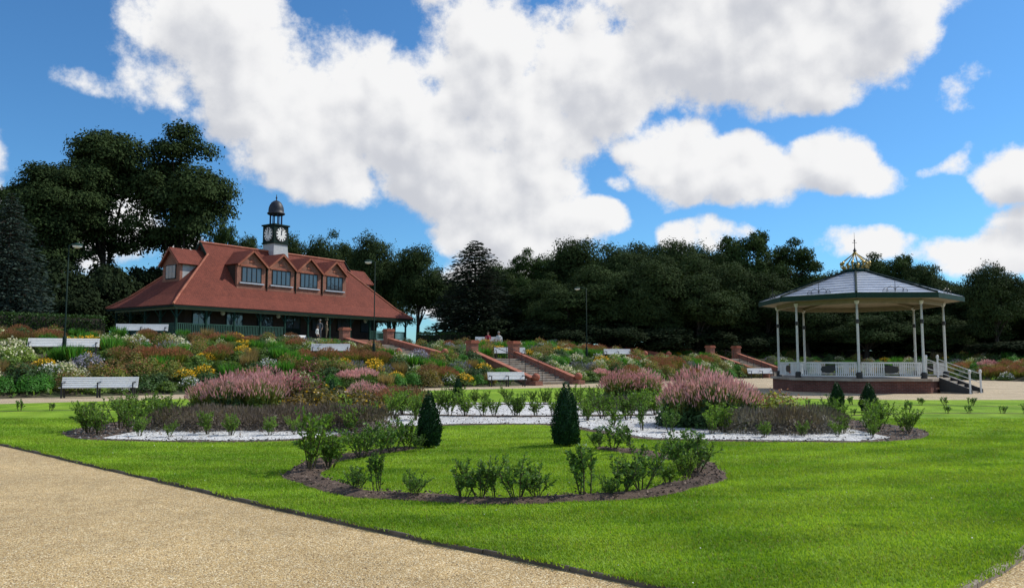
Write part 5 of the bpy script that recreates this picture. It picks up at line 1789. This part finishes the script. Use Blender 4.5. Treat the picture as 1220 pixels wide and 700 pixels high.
HAND = [(10, 1.0, 'bright', 1.2), (38, 1.0, 'bright', 1.3), (58, 1.2, 'bright', 1.1), (5, 3.0, 'straw', 1.0), (12, 4.6, 'lime', 1.3), (36, 4.8, 'lime', 1.3), (2, 4.9, 'lime', 1.2), (24, 3.6, 'leafy', 1.1), (40, 2.6, 'straw', 1.1), (62, 2.6, 'white', 1.2), (55, 1.9, 'deep', 1.0), (82, 2.7, 'cream', 1.2),
        (95, 1.9, 'cream', 1.0), (112, 3.2, 'lilac', 1.35), (72, 4.6, 'iris', 1.2), (86, 4.4, 'iris', 1.3), (104, 4.8, 'yellow', .9), (130, 4.6, 'leafy', 1.2), (148, 4.4, 'rust', 1.2), (168, 4.3, 'rust', 1.3), (188, 4.3, 'rust', 1.3), (208, 4.2, 'rust', 1.2), (146, 2.6, 'olive', 1.2), (166, 2.2, 'olive', 1.3), (186, 2.4, 'olive', 1.3),
        (206, 2.4, 'olive', 1.2), (176, .9, 'deep', 1.0), (200, .8, 'leafy', .9), (150, .7, 'white', .8), (236, .9, 'white', 1.0), (228, 2.0, 'yellow', 1.1), (244, 2.4, 'yellow', 1.2), (250, 4.4, 'yellow', 1.0), (262, 3.0, 'leafy', 1.2), (282, 3.2, 'leafy', 1.2), (300, 2.6, 'deep', 1.1), (318, 3.4, 'white', 1.1), (336, 4.6, 'iris', 1.3),
        (352, 4.2, 'iris', 1.3), (366, 3.6, 'iris', 1.2), (382, 2.6, 'olive', 1.2), (400, 2.6, 'olive', 1.2), (396, 4.6, 'rust', 1.3), (416, 4.6, 'rust', 1.3), (434, 4.6, 'rust', 1.2), (420, 2.0, 'olive', 1.2), (446, 2.6, 'yellow', 1.3), (447, 3.6, 'yellow', 1.2), (432, 1.0, 'pinkgrass', 1.2), (418, .9, 'pinkgrass', 1.1), (462, 2.4, 'grey', 1.2), (478, 1.0, 'bright', 1.0), (490, .9, 'bright', 1.1), (474, 3.4, 'deep', 1.2),
        (500, 5.0, 'lilac', 1.2), (512, 3.2, 'iris', 1.3), (524, 3.0, 'iris', 1.2), (514, 1.4, 'rust', 1.3), (528, 1.3, 'rust', 1.2), (552, 2.6, 'grey', 1.3), (560, 3.4, 'straw', 1.1), (540, .8, 'white', 1.1), (570, .8, 'bright', 1.0), (580, 3.6, 'lime', 1.0), (575, 2.0, 'deep', 1.1), (660, 4.8, 'lime', 1.1), (668, 4.0, 'iris', 1.0), (684, 4.6, 'cream', 1.1), (690, 2.6, 'grey', 1.3), (700, 1.0, 'leafy', 1.2), (706, 2.6, 'lilac', 1.2),
        (716, .9, 'pinkgrass', 1.1), (88, 11.0, 'yellow', 1.2), (100, 11.2, 'yellow', 1.2), (114, 11.6, 'yellow', 1.2), (20, 12.6, 'rust', 1.3), (36, 12.6, 'rust', 1.3), (54, 12.8, 'rust', 1.3), (66, 12.8, 'rust', 1.2), (40, 10.5, 'leafy', 1.4), (60, 10.5, 'leafy', 1.3), (150, 12.5, 'cream', 1.1), (176, 11, 'white', 1.2), (196, 13, 'deep', 1.3), (212, 13, 'deep', 1.3), (240, 13.2, 'rust', 1.3), (262, 13.5, 'rust', 1.2), (282, 13.4, 'rust', 1.2),
        (290, 11.2, 'yellow', 1.3), (287, 9.6, 'yellow', 1.0), (336, 13.2, 'deep', 1.3), (352, 13.4, 'deep', 1.3), (370, 11, 'lime', 1.2), (388, 13, 'grey', 1.3), (404, 12.6, 'white', 1.2), (300, 14.6, 'yellow', .8), (312, 14.8, 'yellow', .8), (476, 10.5, 'yellow', 1.1), (500, 12.5, 'deep', 1.2), (536, 13, 'lilac', 1.2), (588, 11.6, 'yellow', 1.2), (596, 12.4, 'yellow', 1.1), (664, 11.4, 'yellow', 1.2), (676, 11.2, 'yellow', 1.1), (700, 11.6, 'rust', 1.2), (712, 11.8, 'rust', 1.2),
        (1150, 1.2, 'grey', 1.2), (1168, 1.4, 'rust', 1.3), (1186, 1.6, 'rust', 1.3), (1204, 1.8, 'rust', 1.3), (1222, 1.6, 'rust', 1.3), (1176, 3.4, 'pinkgrass', 1.3), (1198, 3.6, 'rust', 1.3), (1216, 3.6, 'rust', 1.3), (1196, .8, 'white', 1.2), (1140, 2.6, 'rust', 1.2), (790, 2.0, 'rust', 1.4), (802, 3.0, 'rust', 1.4), (778, 3.4, 'rust', 1.3), (836, 3.6, 'rust', 1.3), (848, 4.2, 'olive', 1.3), (820, 2.8, 'grey', 1.3)]
rb = random.Random(12)
for px, s, kind, scl in HAND:
    border_plant(kind, t_for_bearing(bearing(px), s), s, scl, rb, force=True)
WEIGHTS = [k for k, n_ in dict(leafy=12, bright=4, deep=4, olive=6, rust=2, lime=4, straw=3, iris=3, yellow=2, cream=1, white=1, grey=1).items() for _ in range(n_)]
t_lo, t_hi = t_for_bearing(-.68, 3), t_for_bearing(.66, 3)
for it in range(6500):
    t = rb.uniform(t_lo, t_hi)
    s = rb.choice((rb.uniform(.6, 5.2), rb.uniform(9.5, 15.2)))
    p = on_bank(t, s)
    if not -.70 < p.x / p.y < .68: continue
    if .36 < p.x / p.y < .54 and s > 5: continue        # lawn bank behind the bandstand
    border_plant(rb.choice(WEIGHTS), t, s, rb.uniform(.95, 1.3), rb)
print('border plants', len(placed))
# low cover between the clumps
r = np.random.default_rng(77)
n = 26000
T_ = r.uniform(t_lo, t_hi, n)
S_ = np.where(r.random(n) < .45, r.uniform(.35, 5.5, n), r.uniform(9.1, 15.4, n))
idx = np.clip((T_ / .5).astype(int), 0, len(LINE) - 1)
XY = LINE[idx] + NOR[idx] * S_[:, None] + r.normal(0, .15, (n, 2))
Z = np.interp(S_, [q[0] for q in TIERS], [q[1] for q in TIERS]) * np.array([kfac(x) for x in LINE[idx][:, 0]])
ok_ = np.ones(n, bool)
for (ft, hw, s0, s1) in FLIGHTS:
    ok_ &= ~((np.abs(T_ - ft) < hw + .4) & (S_ > s0 - .5) & (S_ < s1 + .5))
P = np.concatenate([XY, Z[:, None] - .02], axis=1)[ok_]
tag(obj('ground_cover', leaves('ground_cover', P, r.normal(0, .6, P.shape) + [0, 0, .8], r.uniform(.12, .34, len(P)), .45, 'leaf_green', r)), kind='stuff')

# ------------------------------------------------------------------ parterre plants
PERS = [[k_mound(130 + v, 1.5, .92, 2100, .12, 'leaf_deep' if v else 'leaf_green', ratio=.5), k_spikes(130 + v, 1.45, 1.24, 620, .13, .026, 'flower_pink', 'flower_spikes', .55, .62), k_stalks(v, 1.4, 1.12, 520, 'leaf_olive', .014)] for v in (0, 1)]
CRIM = [k_mound(140, .9, .9, 500, .12, 'leaf_bronze'), k_tops(140, .9, 1.0, 160, .055, 'flower_crimson', up=.25), k_stalks(3, .9, 1.0, 60)]
BRONZE = [k_mound(141, 1.2, .62, 1100, .10, 'leaf_bronze'), k_tops(141, 1.2, .6, 90, .05, 'flower_yellow', up=.03), k_stalks(4, 1.0, .6, 50, 'stem')]
HEATH = [[k_mound(150 + v, 1.3, .36, 1700, .07, 'heather' if v < 2 else 'heather_grey', ratio=.35, jitter=.5), k_spikes(150 + v, 1.35, .46, 900, .12, .014, 'heather' if v < 2 else 'heather_grey', 'flower_spikes', .5, .55)] for v in range(3)]
rp = random.Random(31)
for i, (x, y, s) in enumerate(((-8.05, 20.9, .84), (-7.3, 20.3, .95), (-6.5, 20.4, .98), (-7.6, 21.9, 1), (-6.85, 21.6, 1.1), (-6.0, 21.3, .98))):
    place(PERS[i % 2], 'pink_bistort', 'tall pink bistort in the broad drift behind the brown heather', 'flowers', (x, y, LAWN_Z), rp.uniform(0, 6), 'pink drift left of the white gravel', s)
place(CRIM, 'crimson_flowers', 'dark crimson flower clump at the edge of the broad pink drift', 'flowers', (-5.55, 21.2, LAWN_Z), 1, None, 1.2)
for i, (x, y, s) in enumerate(((-4.75, 19.9, 1.1), (-4.5, 20.9, 1.2), (-4.0, 21.6, 1.0), (-5.4, 19.7, 1.0), (-5.2, 20.8, 1.35))):
    place(BRONZE, 'bronze_shrub', 'bronze and yellow leaved low shrub beside the pink drift', 'shrub', (x, y, LAWN_Z), i, 'bronze shrubs by the pink drift', s)
for i in range(13):
    x = -7.5 + (i % 7) * .70 + (.3 if i > 6 else 0)
    y = 17.75 if i < 7 else 18.8
    place(HEATH[i % 2], 'heather', 'low dark brown heather in front of the broad pink drift', 'shrub', (x + rp.uniform(-.1, .1), y + rp.uniform(-.15, .15), LAWN_Z), rp.uniform(0, 6), 'brown heathers edging the white gravel', rp.uniform(.95, 1.15))
for i, (x, y, s) in enumerate(((-4.9, 25.6, .7), (-4.3, 25.3, .62))):
    place(PERS[1], 'pink_bistort', 'smaller pink bistort behind the bronze shrubs', 'flowers', (x, y, LAWN_Z), i + .4, 'small pink clumps behind the bronze shrubs', s)
for i, (x, y) in enumerate(((-3.7, 24.6), (-3.2, 24.9), (-4.3, 23.9))):
    place(K['rust', 0][0] if i < 2 else HEATH[2], 'russet_clump' if i < 2 else 'heather', ('russet airy clump at the back of the white gravel' if i < 2 else 'grey brown heather at the back of the white gravel'), 'plant', (x, y, LAWN_Z), i, 'russet clumps at the back of the white gravel' if i < 2 else None, .75)
for i, (x, y, s) in enumerate(((4.05, 18.6, .84), (4.7, 18.2, 1.0), (5.3, 18.6, .86), (4.5, 19.2, 1.1), (5.15, 19.4, .98))):
    place(PERS[1], 'pink_bistort', 'tall pink bistort with dark leafy base in front of the bandstand', 'flowers', (x, y, LAWN_Z), rp.uniform(0, 6), 'pink drift in front of the bandstand', s)
for i, (x, y) in enumerate(((6.25, 19.0), (6.2, 18.0))):
    place(K['olive', i][0], 'bistort_clump', 'russet clump at the side of the pink drift in front of the bandstand', 'flowers', (x, y, LAWN_Z), i, 'russet clumps in front of the bandstand', .75)
for i, (x, y) in enumerate(((5.9, 17.0), (6.6, 17.3), (6.9, 18.1), (5.2, 17.1), (6.2, 17.6))):
    place(HEATH[2 if i else 1], 'heather', 'grey brown heather beside the pink drift in front of the bandstand', 'shrub', (x, y, LAWN_Z), i, 'heathers in front of the bandstand', 1.12)
for i, (x, y) in enumerate(((3.6, 26.0), (4.4, 26.1))):
    place(PERS[0], 'pink_bistort', 'round pink bistort at the back of the white gravel', 'flowers', (x, y, LAWN_Z), i, 'pink clumps at the back of the white gravel', 1.0)
for i, (x, y) in enumerate(((2.75, 24.6), (3.4, 24.4), (4.1, 24.4), (4.8, 24.6), (5.3, 25.0))):
    place(HEATH[2], 'heather', 'grey heather in front of the round pink clumps', 'shrub', (x, y, LAWN_Z), i, 'grey heathers by the pink clumps at the back', .92)


# young shrubs with stems and small leaves


def young_shrub(seed, h, w, stems, mat, leaf=.045, per=34, straight=.35):
    r = np.random.default_rng(seed)
    rr = random.Random(seed)
    t = MB()
    P, D, S = [], [], []
    def twig(a, b, n, rad):
        m_ = a.lerp(b, .5) + Vector((rr.uniform(-.02, .02), rr.uniform(-.02, .02), 0))
        t.tube([a, m_, b], [rad, rad * .8, rad * .3], 4, cap=False)
        for i in range(n):
            f = .18 + .82 * (i + rr.random()) / n
            q = a.lerp(m_, f * 2) if f < .5 else m_.lerp(b, f * 2 - 1)
            ax = (b - a).normalized()
            o = Vector((rr.uniform(-1, 1), rr.uniform(-1, 1), rr.uniform(-1, 1)))
            o = (o - ax * o.dot(ax)).normalized()
            P.append(q); D.append(o + ax * rr.uniform(.5, 1.1)); S.append(leaf * rr.uniform(.6, 1.25))
    for k in range(stems):
        a0 = rr.uniform(0, 6.283)
        ln = rr.uniform(.55, 1.0) * h
        out = rr.uniform(.05, 1) * w / 2
        a = Vector((math.cos(a0) * .05, math.sin(a0) * .05, 0))
        b = Vector((math.cos(a0) * out, math.sin(a0) * out, ln))
        twig(a, b, int(per * ln / h), .008)
        for q in range(3):
            f = rr.uniform(.25, .75)
            c = a.lerp(b, f)
            e = c + Vector((rr.uniform(-1, 1) * w * .22, rr.uniform(-1, 1) * w * .22, rr.uniform(.12, .34) * h))
            twig(c, e, int(per * .55), .005)
    P, D = np.array([tuple(q) for q in P]), np.array([tuple(q) for q in D])
    tm = t.mesh('stems', smooth=True); tm.materials.append(MATS['stem'])
    return [('stems', tm), ('foliage', leaves('foliage', P, D, np.array(S), .52, mat, r, fold=.10))]


YD = [young_shrub(200 + i, .62, (.6, .85, .5, .95, .7, .8, .55)[i], (6, 8, 4, 9, 5, 7, 3)[i], 'leaf_shrub_dark', .056, 40) for i in range(7)]
YG = [young_shrub(220 + i, .62, .80, (8, 10, 9, 7)[i], 'leaf_shrub', .056, 36) for i in range(4)]
YS = [young_shrub(240 + i, .32, .28, 4, 'leaf_shrub_dark', .05, 16) for i in range(2)]
RINGS = [(-2.80, 11.10, 1.15, 'g'), (-2.62, 11.45, 1.0, 'g'), (-2.72, 11.95, .85, 'd'), (-2.38, 12.55, .85, 'd'), (-2.2, 12.95, .95, 'd'), (-2.02, 13.3, .8, 'd'), (-1.82, 13.75, .8, 'g'), (-1.62, 13.55, .62, 'd'), (-1.85, 9.45, .62, 'd'), (-1.60, 9.38, .80, 'd'), (-1.13, 9.05, .52, 'd'),
         (-.55, 8.88, .75, 'd'), (-.36, 8.93, .95, 'd'), (-.18, 8.95, .6, 'd'), (.05, 8.88, .95, 'd'), (.28, 8.98, .7, 'd'), (.84, 9.02, 1.1, 'd'), (1.1, 9.12, .45, 'd'), (1.28, 9.22, .95, 'd'), (1.55, 9.48, .95, 'd'), (1.95, 9.95, .5, 'g'), (2.30, 10.45, .6, 'g'), (2.52, 10.85, .95, 'd'), (2.62, 11.25, .9, 'g'),
         (2.35, 11.0, .7, 'd'), (2.6, 11.9, .6, 'd'), (2.4, 12.6, .5, 'g'), (2.05, 13.25, .75, 'd'), (1.75, 13.7, .85, 'd'), (1.52, 13.95, .7, 'd')]
for i, (x, y, s, c) in enumerate(RINGS):
    kit = YD[i % 7] if c == 'd' else YG[i % 4]
    tone = 'dark green' if c == 'd' else 'light green'
    size = 'low' if s < .66 else 'tall' if s > .92 else 'knee high'
    side = 'next to the gravel drive' if y < 9.7 else 'facing the pavilion' if x < 0 else 'facing the bandstand'
    lab = '%s %s young shrub in the mulch ring %s' % (size, tone, side)
    k_ = s * (.99 if y < 9.7 else 1.08) * rp.uniform(.85, 1.12)
    o = place(kit, 'young_shrub', lab, 'shrub', (x, y, LAWN_Z + .015), i * 1.3, 'young shrubs in the mulch ring', (k_ * rp.uniform(.85, 1.2), k_ * rp.uniform(.85, 1.2), k_ * rp.uniform(.85, 1.1)))
    o.rotation_euler = (R(rp.uniform(-9, 9)), R(rp.uniform(-9, 9)), i * 1.3)
EDGE = [(-9.35, 17.3, 1.0), (-8.95, 16.7, .95), (-8.5, 16.25, .9), (-8.2, 17.0, 1.1), (-8.9, 17.9, 1.15), (-7.95, 17.9, 1.05), (-8.5, 18.8, 1.1), (-9.3, 18.9, 1.1), (-7.6, 16.1, .6), (-9.5, 19.9, 1.1), (-8.9, 20.1, 1.1), (-6.9, 15.9, .5), (-6.35, 16.5, .75), (-5.8, 16.3, .7), (-5.0, 16.3, .6), (-4.5, 16.4, .6), (-4.0, 16.9, .65), (-3.5, 17.0, .8), (-3.9, 18.2, 1.0), (-3.35, 18.5, .9),
        (2.9, 17.4, 1.0), (3.4, 17.0, .9), (2.35, 18.3, .8), (4.2, 16.6, .9), (4.55, 16.9, 1.0), (5.1, 15.9, .5), (5.9, 16.0, .5), (6.6, 16.0, .5), (7.2, 15.8, .45), (7.5, 16.5, .8), (7.9, 17.1, .9), (8.3, 16.6, .8), (8.2, 17.6, 1.0), (8.7, 17.3, .75), (8.5, 18.5, 1.0), (7.6, 18.3, .9), (7.0, 16.7, .6), (7.9, 19.6, 1.0), (3.0, 20.4, 1.1), (2.4, 20.9, 1.2), (3.4, 21.3, 1.2), (1.9, 20.1, .9), (-2.5, 20.3, 1.0), (-3.2, 21.2, 1.1)]
for i, (x, y, s) in enumerate(EDGE):
    dk = (x, y) in ((2.9, 17.4), (3.4, 17.0))
    where = ('at the rounded mulch end towards the long bench' if x < -7.5 else 'along the front of the brown heather' if y < 18.6 and x < -3 else 'at the mulch end below the bandstand' if x > 7.3 else 'before the pink drift near the bandstand' if x > 3.6 else 'on the white gravel between the pink drifts')
    lab = ('small dark ' if dk else 'low ' if s < .66 else 'bushy ' if s > .98 else 'loose ') + ('' if dk else 'light green ') + 'shrub ' + where
    place(YD[i % 7] if dk else YG[i % 4], 'young_shrub', lab, 'shrub', (x, y, LAWN_Z + .012), i * 2.1, 'light green shrubs edging the white gravel', s * 1.08)
for row, nn, lab in ((ROW1, 18, 'young light green shrub in the soil row crossing the white gravel'), (ROW2, 16, 'young light green shrub in the far soil row of the white gravel')):
    c = np.array([tuple(p) for p in catmull(row, 8)])
    for i in range(nn):
        q = c[int(i * (len(c) - 1) / (nn - 1))]
        place(YG[i % 4], 'young_shrub', lab, 'shrub', (q[0] + rp.uniform(-.12, .12), q[1] + rp.uniform(-.12, .12), LAWN_Z + .015), i, lab, rp.uniform(.75, 1.25))
for row, nn, lab in ((LAWNROW_R, 11, 'small young plant in the nearer soil strip across the lawn by the bandstand'), (LAWNROW_R2, 9, 'small young plant in the farther soil strip across the lawn by the bandstand'), (LAWNROW_L, 10, 'small young plant in the soil strip across the lawn by the long bench')):
    c = np.array([tuple(p) for p in catmull(row, 8)])
    for i in range(nn):
        q = c[int((i + rp.uniform(-.2, .2)) * (len(c) - 1) / nn) % len(c)]
        place(YS[i % 2], 'young_plant', lab, 'plant', (q[0], q[1], LAWN_Z + .008), i * 1.1, lab, rp.uniform(.8, 1.4))

# clipped cones


def topiary(seed, h, w, n):
    r = np.random.default_rng(seed)
    z = h * (1 - np.sqrt(r.random(n))) * .97 + .03
    f = z / h
    prof = np.where(f < .25, .82 + .72 * f, 1.0 - ((f - .25) / .75) ** 1.45 * .93)
    a = r.uniform(0, 6.283, n)
    lump = 1 + .13 * np.sin(a * 3 + f * 7 + seed) + .10 * np.sin(a * 7 - f * 17) + .06 * r.normal(size=n)
    rad = w / 2 * prof * lump * (1 - .35 * r.random(n) ** 2)
    P = np.stack([rad * np.cos(a), rad * np.sin(a), z], axis=1)
    D = np.stack([np.cos(a), np.sin(a), np.full(n, .9)], axis=1) + r.normal(0, .45, (n, 3))
    tm = MB().tube([(0, 0, -.05), (0, 0, h * .8)], [.03, .008], 6).mesh('stem'); tm.materials.append(MATS['bark'])
    core = MB().lathe([(w * .36, .05), (w * .40, h * .25), (w * .28, h * .6), (w * .05, h * .9)], 10).mesh('twigs', smooth=True)
    core.materials.append(MATS['leaf_topiary'])
    return [('stem', tm), ('twigs', core), ('foliage', leaves('foliage', P, D, r.uniform(.6, 1.3, n) * .042, .5, 'leaf_topiary', r))]


CONE = [topiary(300, 1.02, .39, 6500), topiary(301, 1.17, .46, 7500)]
place(CONE[0], 'topiary_cone', 'clipped dark green conifer cone at the end of the mulch ring facing the pavilion', 'topiary', (-1.49, 14.14, LAWN_Z), 0, 'clipped evergreen cones')
place(CONE[1], 'topiary_cone', 'tall clipped dark green conifer cone on the lawn before the broad steps', 'topiary', (.99, 14.41, LAWN_Z), 1, 'clipped evergreen cones')
place(CONE[0], 'topiary_cone', 'small clipped cone on the lawn farther from the white gravel by the bandstand', 'topiary', (10.66, 25.8, LAWN_Z), 2, 'clipped evergreen cones', (1.05, 1.05, .82))
place(CONE[1], 'topiary_cone', 'plump clipped cone on the lawn nearer the white gravel by the bandstand', 'topiary', (10.7, 23.6, LAWN_Z), 3, 'clipped evergreen cones', (1.0, 1.0, .76))
place(CONE[0], 'topiary_cone', 'small clipped cone behind the bronze shrubs', 'topiary', (-5.6, 24.4, LAWN_Z), 4, 'clipped evergreen cones', .95)
place(CONE[0], 'topiary_cone', 'slim clipped cone at the far side of the white gravel', 'topiary', (-1.9, 27.6, LAWN_Z), 5, 'clipped evergreen cones', (.85, .85, 1.0))
